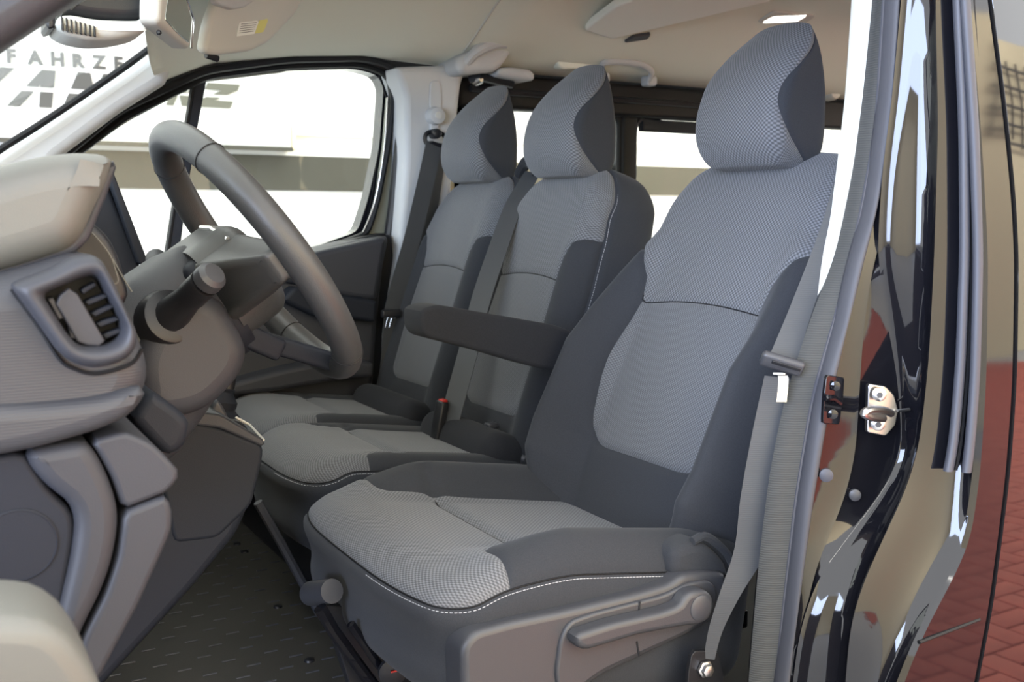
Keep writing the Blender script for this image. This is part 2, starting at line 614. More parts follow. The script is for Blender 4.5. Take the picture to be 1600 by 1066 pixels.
class Soft:
    """closed padded body: fine rounded box, deformed, then cut exactly along seam lines into separate cloth panels"""
    def __init__(s, half, rad, h, deform, to_world, seams, uvf, groove=0.004, sig=0.006):
        half = np.asarray(half, float)
        ax = [np.linspace(-a, a, max(4, int(2 * a / h))) for a in half]
        P, F = cubegrid(ax, half)
        rad = np.asarray(rad, float)
        q = np.clip(P, -(half - rad), half - rad)
        d = (P - q) / rad
        P = q + rad * d / (np.linalg.norm(d, axis=1, keepdims=True) + 1e-12)
        T = []
        for f in F: T += [(f[0], f[1], f[2]), (f[0], f[2], f[3])]
        T = np.array(T)
        W = to_world(deform(P.copy()))
        nn = np.zeros_like(W)
        fn = np.cross(W[T[:, 1]] - W[T[:, 0]], W[T[:, 2]] - W[T[:, 0]])
        for k in range(3): np.add.at(nn, T[:, k], fn)
        nn /= np.linalg.norm(nn, axis=1, keepdims=True) + 1e-12
        c = W.mean(0)
        if np.sum((W - c) * nn) < 0:
            nn = -nn
            T = T[:, ::-1]
        S = np.column_stack([f(P) for f in seams]) if seams else np.zeros((len(P), 0))
        s.D = np.hstack([W, nn, P, S])
        s.T = T
        s.ns = S.shape[1]
        s.pieces = {}
        s.uvf = uvf
        s.groove, s.sig = groove, sig

    def cut(s, T, k):
        """split triangle set T by seam k -> (inside, outside, polyline segments)"""
        col = 9 + k
        D = s.D
        D[np.abs(D[:, col]) < 1e-7, col] = 1e-7
        v = D[:, col]
        sg = v[T] > 0
        cnt = sg.sum(1)
        ins, out = [T[cnt == 3]], [T[cnt == 0]]
        new, rows, A_, B_, segs = {}, [], [], [], []
        base = len(D)
        def mid(a, b):
            key = (a, b) if a < b else (b, a)
            if key not in new:
                t = v[key[0]] / (v[key[0]] - v[key[1]])
                new[key] = base + len(rows)
                rw = D[key[0]] * (1 - t) + D[key[1]] * t
                rw[3:6] /= np.linalg.norm(rw[3:6]) + 1e-12
                rows.append(rw)
            return new[key]
        for tri, g in zip(T[(cnt == 1) | (cnt == 2)], sg[(cnt == 1) | (cnt == 2)]):
            lone = 1 if g.sum() == 1 else 0
            i = [j for j in range(3) if g[j] == bool(lone)][0]
            a, b, c = tri[i], tri[(i + 1) % 3], tri[(i + 2) % 3]
            ab, ac = mid(a, b), mid(a, c)
            one, two = ([(a, ab, ac)], [(ab, b, c), (ab, c, ac)])
            if lone: A_ += one; B_ += two
            else: B_ += one; A_ += two
            segs.append((ab, ac))
        if rows: s.D = np.vstack([D, np.array(rows)])
        ins.append(np.array(A_, int).reshape(-1, 3))
        out.append(np.array(B_, int).reshape(-1, 3))
        return np.vstack(ins), np.vstack(out), segs

    def finish(s):
        g = np.zeros(len(s.D))
        for k in range(s.ns):
            g = np.maximum(g, np.exp(-(s.D[:, 9 + k] / s.sig) ** 2))
        s.D[:, 0:3] -= s.D[:, 3:6] * (g * s.groove)[:, None]

    def piece(s, name, T, mat, parent):
        used = np.unique(T)
        re = np.zeros(len(s.D), int)
        re[used] = np.arange(len(used))
        return mk(name, s.D[used, 0:3], re[T], mat, parent, 180, s.uvf(s.D[used, 6:9]))

    def pair(s, name, T, mat, parent):
        """left and right pieces of a mirrored panel as two objects"""
        side = s.D[T, 6].mean(1) > 0
        s.piece(name, T[side], mat, parent)
        s.piece(name, T[~side], mat, parent)

    def line(s, segs, name, mat, parent, keep, r=0.0012):  # dark tube adds the shade that the groove itself hardly shows
        """thin dark tube standing for the shade in a seam groove"""
        mb = MB()
        for a, b in segs:
            L = s.D[[a, b], 6:9]
            if keep(L).all():
                p, q = s.D[a, 0:3] + s.D[a, 3:6] * 0.0004, s.D[b, 0:3] + s.D[b, 3:6] * 0.0004
                if np.linalg.norm(q - p) > 1e-5: mb.add(*tube([p, q], r, 5, cap=False))
        if mb.V: return mb.build(name, mat, parent, 180)

    def stitch(s, segs, name, mat, parent, off=0.004, keep=None, dash=0.0052, length=0.0036, wid=0.0009, toward=None):
        """chain seam segments, then lay short thread dashes beside the seam"""
        nb = {}
        for a, b in segs:
            nb.setdefault(a, []).append(b)
            nb.setdefault(b, []).append(a)
        seen, best = set(), []
        for st in sorted(nb, key=lambda q: len(nb[q])):
            if st in seen: continue
            path = [st]
            seen.add(st)
            while True:
                nx = [q for q in nb[path[-1]] if q not in seen]
                if not nx: break
                path.append(nx[0])
                seen.add(nx[0])
            path = np.array(path)
            if keep is not None:
                ok = keep(s.D[path, 6:9])
                runs, cur = [], []
                for p, o in zip(path, ok):
                    if o: cur.append(p)
                    elif cur: runs.append(cur); cur = []
                if cur: runs.append(cur)
                if len(runs) > 1 and ok[0] and ok[-1]:
                    runs[0] = runs.pop() + runs[0]
            else: runs = [list(path)]
            best += [r for r in runs if len(r) > 12]
        mb = MB()
        for run in best:
            X = s.D[run, 0:3]
            NN = s.D[run, 3:6]
            L = np.concatenate([[0], np.cumsum(np.linalg.norm(np.diff(X, axis=0), axis=1))])
            for _ in range(2):
                X[1:-1] = (X[:-2] + 2 * X[1:-1] + X[2:]) / 4
            for q in np.arange(0.003, L[-1] - dash, dash):
                p0 = np.array([np.interp(q, L, X[:, k]) for k in range(3)])
                p1 = np.array([np.interp(q + length, L, X[:, k]) for k in range(3)])
                n_ = unit([np.interp(q, L, NN[:, k]) for k in range(3)])
                t_ = unit(p1 - p0)
                b_ = np.cross(n_, t_)
                if toward is not None and b_ @ np.asarray(toward) < 0: b_ = -b_
                c_ = (p0 + p1) / 2 + b_ * off + n_ * (s.groove * 0.55)
                mb.add(*box(c_, (wid / 2, length / 2, wid / 2), np.column_stack([b_, t_, n_])))
        if mb.V: return tag(mb.build(name, mat, parent, 0), kind='stuff')


# ------------------------------------------------------------------ showroom hall around the van
GZ = -0.52


def grid_sheet(xs, ys, f):
    V = [f(x, y) for x in xs for y in ys]
    n = len(ys)
    F = [(i * n + j, (i + 1) * n + j, (i + 1) * n + j + 1, i * n + j + 1) for i in range(len(xs) - 1) for j in range(n - 1)]
    return V, F


def shell(xs, ys, f, g):
    """closed sheet between surfaces f and g"""
    V, F = grid_sheet(xs, ys, f)
    V2, F2 = grid_sheet(xs, ys, g)
    n = len(V)
    V = V + V2
    F = F + [tuple(i + n for i in q[::-1]) for q in F2]
    a, b = len(xs), len(ys)
    per = [i * b for i in range(a)] + [(a - 1) * b + j for j in range(1, b)] + [i * b + b - 1 for i in range(a - 2, -1, -1)] + [j for j in range(b - 2, 0, -1)]
    for i in range(len(per)):
        p, q = per[i], per[(i + 1) % len(per)]
        F.append((p, q, q + n, p + n))
    return V, F


ground = struct(mk('floor', *box((1.5, -1.0, GZ - 0.085), (12, 12, 0.05)), M['ground_grey'], None, 0))  # base tone set to neutral grey so its bounce light stays uncoloured
# interlocking red pavers: single bricks where their reflection can be read in the door, the rest joined
bigset = MB()
def herring():
    for m in range(-70, 70):
        for k in range(-40, 40):
            x0 = 0.1 * m + 0.2 * k
            y0 = 0.1 * m - 0.2 * k
            yield (x0 + 0.10, y0 + 0.05, 0)
            yield (x0 + 0.25, y0, 1)
near_ids = []
for (x, y, v) in herring():
    if not (1.3 < x < 10 and -6.6 < y < -0.1): continue  # pavers stop short of the cab to keep red bounce light out
    near_ids.append((x, y, v))
near_ids.sort(key=lambda q: (q[0] - 3.0) ** 2 + ((q[1] + 1.5) * 1.3) ** 2)
base_me = None
for n_, (x, y, v) in enumerate(near_ids):
    z = GZ - 0.01 + random.uniform(-0.0012, 0.0012) - 0.028
    if n_ < 290:
        if base_me is None:
            o = mk('brick', *box((0, 0, 0), (0.0965, 0.0465, 0.028), r=0.006, seg=1), M['brick'], None, 30)
            base_me = o.data
        else:
            o = bpy.data.objects.new('brick', base_me)
            COL.objects.link(o)
        o.parent = ground
        o.location = (x, y, z)
        o.rotation_euler = (0, 0, R(90) * v)
    elif n_ < 6000:
        hx, hy = (0.0965, 0.0465) if v == 0 else (0.0465, 0.0965)
        bigset.add(*box((x, y, z), (hx, hy, 0.028)))
tag(bigset.build('paving', M['brick'], ground, 0), kind='stuff')

wall_far = struct(mk('wall_far', *box((3, 6.06, 2.0), (12, 0.06, 2.6)), M['white'], None, 0))
struct(mk('trim_1', *box((3, 5.985, 1.03), (12, 0.012, 0.115)), M['band'], wall_far, 0))
wall_near = struct(mk('wall_near', *box((4, -7.06, 1.5), (14, 0.06, 2.1)), M['beige'], None, 0))


def text_mesh(name, s, size, mat, parent, org, ux, uy, depth=0.01, shear=0.0, bold=0.0, spacing=1.0, xs=1.0):
    c = bpy.data.curves.new(name, 'FONT')
    c.body = s
    c.size = 1.0
    c.extrude = 0.02
    c.offset = bold
    c.shear = shear
    c.space_character = spacing
    c.resolution_u = 3
    o = bpy.data.objects.new('tmp', c)
    COL.objects.link(o)
    dg = bpy.context.evaluated_depsgraph_get()
    me = o.evaluated_get(dg).to_mesh()
    V = np.array([v.co[:] for v in me.vertices])
    F = [tuple(p.vertices) for p in me.polygons]
    o.to_mesh_clear()
    bpy.data.objects.remove(o)
    bpy.data.curves.remove(c)
    ux, uy = unit(ux), unit(uy)
    W = np.asarray(org, float) + np.outer(V[:, 0] * size * xs, ux) + np.outer(V[:, 1] * size, uy) + np.outer(V[:, 2] / 0.02 * depth, np.cross(ux, uy))
    return mk(name, W, F, mat, parent, 0)


# rope net hung high on the near wall (only its mirror image is seen, in the black side panel)
nt_ = thing('rope_net', 'dark rope net hung on the beige wall, mirrored in the black side panel', 'net', (11.6, -6.9, 2.2))
mb = MB()
for i in range(15):
    x = 9.6 + i * 0.29
    mb.add(*tube([(x, -6.93, 3.3), (x + 0.05, -6.9, 2.75), (x + 0.02, -6.93, 2.15 + 0.12 * (i % 2))], 0.022, 5))
for j in range(5):
    mb.add(*tube([(9.55, -6.93, 2.25 + j * 0.25), (11.6, -6.9, 2.18 + j * 0.25), (13.75, -6.93, 2.25 + j * 0.25)], 0.022, 5))
tag(mb.build('mesh_ropes', M['black'], nt_), kind='stuff')

# painted lettering on the far wall (its top row and the big split letters)
yl = 5.99
p0 = at(10, 97, y=yl)
ls = thing('wall_lettering', 'small grey capital lettering on the white wall beyond the windshield', 'lettering', tuple(p0))
for k, ch in enumerate('FAHRZEUGE'):
    text_mesh('letter', ch, 0.108, M['lettering'], ls, p0 + np.array([0.118 * k, 0, 0]), (1, 0, 0), (0, 0, 1), 0.004, 0, 0.045)
p1 = at(-108, 160, y=yl)
ls2 = thing('wall_lettering', 'huge slanted grey capitals split by a gap on the wall behind the passenger door window', 'lettering', tuple(p1))


def solid_letters(name, glyphs, org, h, parent, mat):
    for polys in glyphs:
        mb = MB()
        for kk_, poly in enumerate(polys):
            for lo, hi in ((0.0, 0.42), (0.54, 1.0)):
                # clip the stroke to the two bands left by the gap
                P = [Vector((a, b)) for a, b in poly]
                for sgn, lim in ((1, lo), (-1, hi)):
                    Q = []
                    for i in range(len(P)):
                        a, b = P[i], P[(i + 1) % len(P)]
                        ia, ib = sgn * (a.y - lim) >= 0, sgn * (b.y - lim) >= 0
                        if ia: Q.append(a)
                        if ia != ib: Q.append(a.lerp(b, (lim - a.y) / (b.y - a.y)))
                    P = Q
                if len(P) < 3: continue
                Z_ = [((org[0] + (p.x + 0.45 * p.y) * h), org[2] + p.y * h) for p in P]
                n = len(Z_)
                V = [(a, yl, b) for a, b in Z_] + [(a, yl - 0.006 - 0.001 * kk_, b) for a, b in Z_]
                F = [tuple(range(n)), tuple(range(2 * n - 1, n - 1, -1))] + [(i, (i + 1) % n, n + (i + 1) % n, n + i) for i in range(n)]
                mb.add(V, F)
        mb.build(name, mat, parent, 0)


def glyph(x, polys): return [[(x + a, b) for a, b in p] for p in polys]


GW = [[(0, 1), (.34, 1), (.42, .0), (.16, 0)], [(.16, 0), (.42, 0), (.95, 1), (.66, 1)], [(.66, 1), (.95, 1), (1.0, 0), (.74, 0)], [(.74, 0), (1.0, 0), (1.55, 1), (1.2, 1)]]
GA = [[(0, 0), (.32, 0), (.75, 1), (.45, 1)], [(.45, 1), (.8, 1), (1.1, 0), (.78, 0)]]
GN = [[(0, 0), (.3, 0), (.3, 1), (0, 1)], [(0, 1), (.32, 1), (.95, 0), (.63, 0)], [(.65, 0), (.95, 0), (.95, 1), (.65, 1)]]
GZ_ = [[(0, 1), (0, .72), (1.35, .72), (1.35, 1)], [(0, 0), (1.35, 0), (1.35, .3), (0, .3)], [(.75, .75), (1.35, .75), (.55, .28), (-.05, .28)]]
solid_letters('letter', [glyph(0, GW), glyph(1.75, GA), glyph(3.1, GN)], (p1[0], 0, p1[2]), 0.22, ls2, M['lettering'])
pz = at(308, 167, y=yl)
solid_letters('letter', [glyph(0, GZ_), glyph(-1.25, GN)], (pz[0], 0, pz[2]), 0.155, ls2, M['lettering_soft'])

# long grey heater box and cable duct on the far wall
hb = A([(230, 186), (448, 190), (448, 232), (230, 228)], 5.9)
hx0, hx1 = hb[0][0] - 0.9, hb[1][0]
ht = thing('heater_box', 'long pale box mounted on the white wall beyond the passenger window', 'heater', ((hx0 + hx1) / 2, 5.9, hb[2][2]))
mk('housing', *box(((hx0 + hx1) / 2, 5.9, (hb[0][2] + hb[2][2]) / 2), ((hx1 - hx0) / 2, 0.09, abs(hb[0][2] - hb[2][2]) / 2), r=0.01), M['white'], ht)
mk('lower_lip', *box(((hx0 + hx1) / 2, 5.80, hb[2][2] - 0.012), ((hx1 - hx0) / 2, 0.02, 0.012)), M['band'], ht, 0)
mk('end_bracket', *box((hx1 + 0.015, 5.9, hb[2][2] + 0.06), (0.012, 0.095, 0.075)), M['beige'], ht, 0)
tag(mk('cable_duct', *box((hx1 + 1.9, 5.97, hb[0][2] - 0.045), (1.85, 0.02, 0.012)), M['cream'], None, 0), 'thin pale cable duct running along the white wall from the heater box', 'duct')

# ------------------------------------------------------------------ passenger side of the van shell
YO = 1.80


def win(px, y, rad, h=0.012):
    return resample(round_poly(np.array(XZ(px, y)), rad), h)


front_glass_px = [(98, 262), (200, 190), (325, 124), (450, 109), (560, 106), (594, 116), (604, 135), (597, 230), (580, 310), (563, 362), (540, 370), (480, 392), (330, 432), (60, 480), (0, 420)]
fw = win(front_glass_px, 1.76, 0.03)
seal_in = win([(80, 262), (190, 178), (322, 114), (448, 98), (566, 95), (612, 110), (622, 150), (613, 235), (600, 320), (578, 372), (540, 396), (480, 412), (330, 446), (50, 500), (-20, 430)], 1.74, 0.03)
# rear side windows (x, z) in real metres
rw1 = resample(round_poly(np.array([(1.31, 1.045), (1.31, 0.62), (1.83, 0.62), (1.83, 1.05)]), 0.045), 0.012)
rw2 = resample(round_poly(np.array([(1.885, 1.04), (1.885, 0.62), (2.56, 0.62), (2.56, 1.085)]), 0.045), 0.012)
rw3 = resample(round_poly(np.array([(2.62, 1.07), (2.62, 0.62), (3.25, 0.62), (3.25, 1.08)]), 0.045), 0.012)

outer = [(-0.75, -0.30), (3.45, -0.30), (3.45, 1.20), (1.2, 1.24), (0.66, 1.17)] + XZ([(258, 84), (120, 176), (0, 254)], 1.80) + [(-0.55, 0.34)]
wall_right = struct(mk('wall_right', *holed(outer, [fw, rw1, rw2, rw3], ymap, 1.78, 1.83), M['gloss'], None, 0))
for nm, w_ in (('window_1', fw), ('window_2', rw1), ('window_3', rw2), ('window_4', rw3)):
    o = struct(mk(nm, *plate(inset(w_, -0.006), ymap, 1.800, 1.805, 0.0002, seg=1), M['glass'], None, 0))

# black rubber seals around the front door window (nested tubes)
mb = MB()
S1 = np.array([(p[0], 1.755, p[1]) for p in win([(90, 262), (196, 183), (323, 119), (449, 103), (563, 100), (606, 116), (614, 150), (605, 233), (589, 315), (573, 366), (545, 376), (480, 399), (330, 439), (55, 490), (-10, 425)], 1.755, 0.03)])
mb.add(*tube(S1, 0.009, 8, True, flat=1.4, hint=(0, 1, 0)))
struct(mb.build('trim_2', M['rubber']))
S2 = np.array([(p[0], 1.735, p[1]) for p in win([(76, 262), (186, 172), (320, 110), (447, 93), (568, 90), (617, 104), (630, 150), (621, 238), (612, 325), (598, 420), (590, 520), (585, 640), (40, 640), (-30, 440)], 1.735, 0.035)])
struct(mk('trim_3', *tube(S2, 0.010, 8, True, flat=1.3, hint=(0, 1, 0)), M['black']))
S3 = np.array(A([(606, 152), (600, 235), (585, 318), (566, 366)], 1.75))
struct(mk('trim_4', *tube(catmull(S3, 6), 0.0022, 6), M['chrome']))
mk('quarter_panel', *slab([(606, 150), (612, 200), (613, 300), (606, 364), (574, 366), (588, 310), (600, 230)], 1.757, 1.772, 0.004, 0.002), M['door_olive'], wall_right)
# quarter-light bar in the front window
qb = thing('quarter_light_bar', 'dark grey slanted bar dividing the passenger front window', 'window bar', tuple(at(290, 270, y=1.79)))
mk('bar', *slab([(306, 118), (325, 116), (309, 200), (293, 300), (278, 420), (258, 420), (277, 300), (293, 200)], 1.775, 1.80, 0.003, 0.004), M['dash_dark'], qb)
mk('rubber_edge', *slab([(304, 118), (307, 118), (294, 200), (278, 300), (260, 420), (256, 420), (275, 300), (290, 200)], 1.772, 1.80, 0.001, 0.001), M['rubber'], qb)

# windshield pillar trim and inner trims of the passenger side
ap = [(-60, 285), (0, 240), (120, 160), (190, 112), (250, 68), (262, 72), (272, 96), (262, 130), (190, 175), (90, 250), (60, 300)]
struct(mk('trim_5', *slab(ap, 1.63, 1.775, 0.01, 0.025), M['pillar']))
wsr = A([(-60, 275, 1.60), (0, 234, 1.60), (60, 196, 1.6), (120, 156, 1.60), (190, 108, 1.59), (235, 75, 1.58), (262, 55, 1.55)], 1.6)
struct(mk('trim_6', *tube(catmull(wsr, 5), 0.0075, 8), M['rubber']))

bp = [(618, 104), (735, 100), (722, 130), (714, 200), (708, 270), (700, 420), (640, 520), (615, 640), (600, 640), (604, 520), (622, 400), (634, 250), (634, 150)]
struct(mk('wall_pillar', *slab(bp, 1.67, 1.775, 0.012, 0.015), M['pillar']))
struct(mk('trim_7', *slab([(588, 370), (612, 366), (618, 420), (606, 540), (600, 700), (575, 700), (580, 540)], 1.70, 1.775, 0.006, 0.008), M['black']))
mk('recess', *slab([(673, 126), (688, 126), (690, 150), (690, 172), (672, 172), (672, 150)], 1.666, 1.67, 0.012, 0.002, h=0.004), M['pillar'], bpy.data.objects['wall_pillar'])
# height adjuster button and belt guide
c = at(681, 181, y=1.655)
ad = thing('belt_height_button', 'round white button on the grey pillar above the passenger belt guide', 'button', tuple(c))
mk('knob', *lathe([(0.022, 0.024), (0.0, 0.023), (-0.012, 0.021), (-0.015, 0.013)], c, (0, 1, 0)), M['pillar'], ad)
mk('dimple', *lathe([(0.001, 0.010), (-0.002, 0.009)], c + np.array([0, -0.0155, 0]), (0, 1, 0)), M['visor'], ad)
mk('slot_tail', *box(c + np.array([0, 0.012, -0.022]), (0.012, 0.006, 0.02), r=0.004), M['pillar'], ad)

# passenger door card
door = struct(mk('door_1', *slab([(250, 420), (330, 425), (470, 398), (560, 375), (606, 368), (609, 376), (600, 420), (590, 520), (582, 640), (300, 700), (150, 640), (120, 440)], 1.665, 1.775, 0.015, 0.018), M['dash']))
mk('upper_pad', *slab([(420, 412), (500, 392), (600, 370), (606, 374), (602, 398), (590, 470), (560, 468), (500, 458), (470, 446), (430, 440)], 1.64, 1.70, 0.01, 0.015), M['dash'], door)
mk('grab_ledge', *slab([(460, 448), (520, 458), (590, 470), (588, 505), (560, 500), (500, 498), (440, 470)], 1.615, 1.68, 0.008, 0.01), M['dash_dark'], door)
mk('armrest', *slab([(358, 600), (440, 578), (530, 560), (585, 566), (585, 590), (520, 596), (430, 612), (360, 620)], 1.60, 1.68, 0.012, 0.012), M['dash'], door)
mk('belt_line_rubber', *slab([(250, 428), (330, 424), (470, 398), (560, 372), (604, 364), (604, 369), (560, 378), (470, 404), (330, 431)], 1.70, 1.77, 0.003, 0.003), M['rubber'], door)

# rear side trims
struct(mk('trim_8', *box((2.30, 1.745, 1.085), (1.03, 0.03, 0.046), r=0.012), M['rubber']))
struct(mk('trim_9', *tube(A([(735, 138), (800, 145), (900, 152), (1000, 158), (1100, 165), (1200, 171)], 1.70), 0.009, 8), M['black']))
struct(mk('trim_10', *box((1.857, 1.765, 0.85), (0.026, 0.022, 0.24), r=0.008), M['rubber']))
struct(mk('trim_11', *box((2.59, 1.765, 0.85), (0.03, 0.022, 0.24), r=0.008), M['rubber']))
struct(mk('trim_12', *tube(np.array([(p[0], 1.765, p[1]) for p in inset(rw2, -0.004)]), 0.012, 8, True, hint=(0, 1, 0)), M['rubber']))
struct(mk('trim_13', *tube(np.array([(p[0], 1.765, p[1]) for p in inset(rw1, -0.004)]), 0.012, 8, True, hint=(0, 1, 0)), M['rubber']))
struct(mk('trim_14', *box((2.22, 1.768, 1.02), (0.31, 0.012, 0.018), r=0.004), M['dash_dark']))
struct(mk('trim_15', *box((2.38, 1.735, 0.35), (1.06, 0.04, 0.27), r=0.03), M['dash']))
struct(mk('wall_back', *box((3.45, 0.93, 0.15), (0.03, 0.86, 0.45)), M['dash'], None, 0))

# roof lining
def ceil_z(x, y):
    u = abs(y - 0.93) / 0.80
    crown = 1.31 - 0.012 * (x - 1.5) ** 2
    edge = float(np.interp(x, [0.40, 0.46, 0.62, 0.82, 1.0, 1.3], [1.0, 1.035, 1.105, 1.135, 1.15, 1.14]))
    t = sm(np.array(u), 0.45, 1.0)
    z = crown - (crown - edge) * float(t)
    z -= 0.19 * float(1 - sm(np.array(x), 0.32, 0.86)) ** 1.5 * (1 - float(t))
    # cross rib over the middle pillars
    z -= 0.022 * math.exp(-((x - 1.30) / 0.07) ** 2) * (1 - float(t))
    return z


def ceil_x(s, y):
    x0 = 0.505 - 0.14 * (1 - ((y - 0.93) / 0.8) ** 2)
    return x0 + s * (3.45 - x0)


ss = np.concatenate([np.linspace(0, 0.5, 60), np.linspace(0.51, 1, 25)])
ysv = 0.93 + 0.81 * np.sin(np.linspace(-math.pi / 2, math.pi / 2, 44))
V, F = shell(ss, ysv, lambda s, y: (ceil_x(s, y), y, ceil_z(ceil_x(s, y), y)), lambda s, y: (ceil_x(s, y), y, ceil_z(ceil_x(s, y), y) + 0.035))
ceiling = struct(mk('ceiling', V, F, M['head'], None, 60))
# seam of the front lining
seam = []
for t in np.linspace(0, 1, 24):
    y = 1.62 - 1.3 * t
    x = 1.235
    seam.append((x, y, ceil_z(x, y) - 0.001))
mk('lining_edge', *tube(seam, 0.003, 6), M['visor'], ceiling)
mk('roof_skin', *shell(ss, ysv, lambda s, y: (ceil_x(s, y), y, ceil_z(ceil_x(s, y), y) + 0.045), lambda s, y: (ceil_x(s, y), y, ceil_z(ceil_x(s, y), y) + 0.055)), M['gloss'], ceiling)

# windshield and cowl
def ws_pt(u, v):
    """u across 0..1 (driver to passenger), v up 0..1"""
    y = 0.16 + 1.47 * u
    bow = 1 - (2 * u - 1) ** 2
    x0, z0 = -0.56 - 0.13 * bow, 0.46
    x1, z1 = 0.475 - 0.12 * bow, 1.135
    return np.array([x0 + (x1 - x0) * v, y, z0 + (z1 - z0) * v + 0.03 * math.sin(math.pi * v)])


us, vs = np.linspace(0, 1, 22), np.linspace(0, 1, 18)
V, F = shell(us, vs, lambda u, v: ws_pt(u, v), lambda u, v: ws_pt(u, v) + np.array([-0.003, 0, 0.005]))
struct(mk('window_5', V, F, M['glass'], None, 60))
struct(mk('wall_front', *box((-0.66, 0.93, 0.08), (0.06, 0.86, 0.42)), M['dash_dark'], None, 0))

# ------------------------------------------------------------------ cab floor
cab = struct(mk('trim_16', *box((1.30, 0.97, -0.03), (2.1, 0.85, 0.03)), M['rubber'], None, 0))
fm = thing('floor_mat', 'dark ribbed rubber floor mat between the console and the seat bases', 'floor mat', (0.5, 1.0, 0.0))
mk('sheet', *box((0.25, 0.98, 0.004), (0.62, 0.74, 0.004), r=0.003, seg=1), M['mat'], fm)
mb = MB()
for i in range(14):
    for j in range(36):
        x, y = -0.10 + i * 0.072 + (j % 2) * 0.036 + (j % 3) * 0.004, 0.30 + j * 0.037
        if x < 0.8 and y < 1.62: mb.add(*box((x, y, 0.0088), (0.0115, 0.0018, 0.0014), r=0.0008, seg=1))
tag(mb.build('tread_bars', M['trim_dark'], fm, 0), kind='stuff')
for (px, py) in ((382, 862), (434, 948), (483, 1032), (370, 850)):
    q = at(px, py, z=0.009)
    mk('stud', *lathe([(0, 0.009), (0.003, 0.008), (0.004, 0.004)], (q[0], q[1], 0.008), (0, 0, 1), 12), M['black'], fm)


# ------------------------------------------------------------------ seats
def back_world(P0, ang):
    a = R(ang)
    d, n = np.array([math.sin(a), 0, math.cos(a)]), np.array([-math.cos(a), 0, math.sin(a)])
    return lambda P: np.asarray(P0) + P[:, [0]] * np.array([0, 1.0, 0]) + P[:, [1]] * d + P[:, [2]] * n


def cush_world(P0, ang):
    a = R(ang)
    d, n = np.array([math.cos(a), 0, -math.sin(a)]), np.array([math.sin(a), 0, math.cos(a)])
    return lambda P: np.asarray(P0) + P[:, [0]] * np.array([0, 1.0, 0]) + P[:, [1]] * d + P[:, [2]] * n


def bump_(a, e0=0.50, e1=0.86, drop=0.6): return sm(a, e0, e1) - drop * sm(a, e1, 1.03)


def make_headrest(P0, ang, parent, h=0.005):
    HW, HH, HT = 0.103, 0.119, 0.062
    def deform(P):
        s = (P[:, 1] + HH) / (2 * HH)
        a = np.abs(P[:, 0]) / HW
        f = (P[:, 2] + HT) / (2 * HT)
        # teardrop profile: deep low down, the face falling back to a ridge along the top rear
        front = HT + 0.002 - 0.088 * np.clip((s - 0.34) / 0.66, 0, 1) ** 1.9 - 0.020 * np.clip((0.30 - s) / 0.3, 0, 1) ** 2
        backp = -HT - 0.010 + 0.040 * np.clip((s - 0.15) / 0.85, 0, 1) ** 1.6
        t = backp + (front - backp) * f
        k = 1 - 0.22 * np.clip((s - 0.42) / 0.58, 0, 1) ** 2.2 - 0.06 * np.clip((0.4 - s) / 0.4, 0, 1) ** 2
        t = t - 0.014 * a ** 2 * f
        w = P[:, 0] * k * (1 - 0.05 * (1 - f))
        y = P[:, 1] - 0.014 * a ** 3 * sm(s, 0.4, 0.9)
        return np.column_stack([w, y + HH, t])
    def side(P):
        s = (P[:, 1] + HH) / (2 * HH)
        d = np.where(s > 0.45, (s - 0.45) / 0.55, (0.45 - s) / 0.45)
        pb = HT - 0.005 - np.where(s > 0.45, 0.088, 0.098) * d ** 2.3
        return np.minimum(np.abs(P[:, 0]) - HW * 0.30, pb - P[:, 2])
    S = Soft((HW, HH, HT), (0.026, 0.050, 0.026), h, deform, back_world(P0, ang), [side], None, 0.0028, 0.0035)
    ins, out, sg = S.cut(S.T, 0)
    S.uvf = lambda L: np.column_stack([L[:, 0] + np.sign(L[:, 0]) * np.clip(HT - 0.02 - L[:, 2], 0, 1) * sm(np.abs(L[:, 0]), HW - 0.03, HW), L[:, 1] - np.clip(HT - 0.02 - L[:, 2], 0, 1) * sm(-L[:, 1], HH - 0.04, HH)])
    S.finish()
    hr = S.piece('headrest', out, M['weave'], parent)
    S.pair('side_panel', ins, M['dark'], hr)
    w = back_world(P0, ang)
    for sx in (-0.062, 0.062):
        q = w(np.array([[sx, -0.06, -0.032], [sx, 0.03, -0.032]]))
        mk('post', *tube(q, 0.0062, 12), M['chrome'], hr)
        q = w(np.array([[sx, -0.040, -0.032], [sx, -0.016, -0.032]]))
        mk('post_guide', *tube(q, [0.015, 0.013], 14), M['trim_dark'], hr)
    return hr


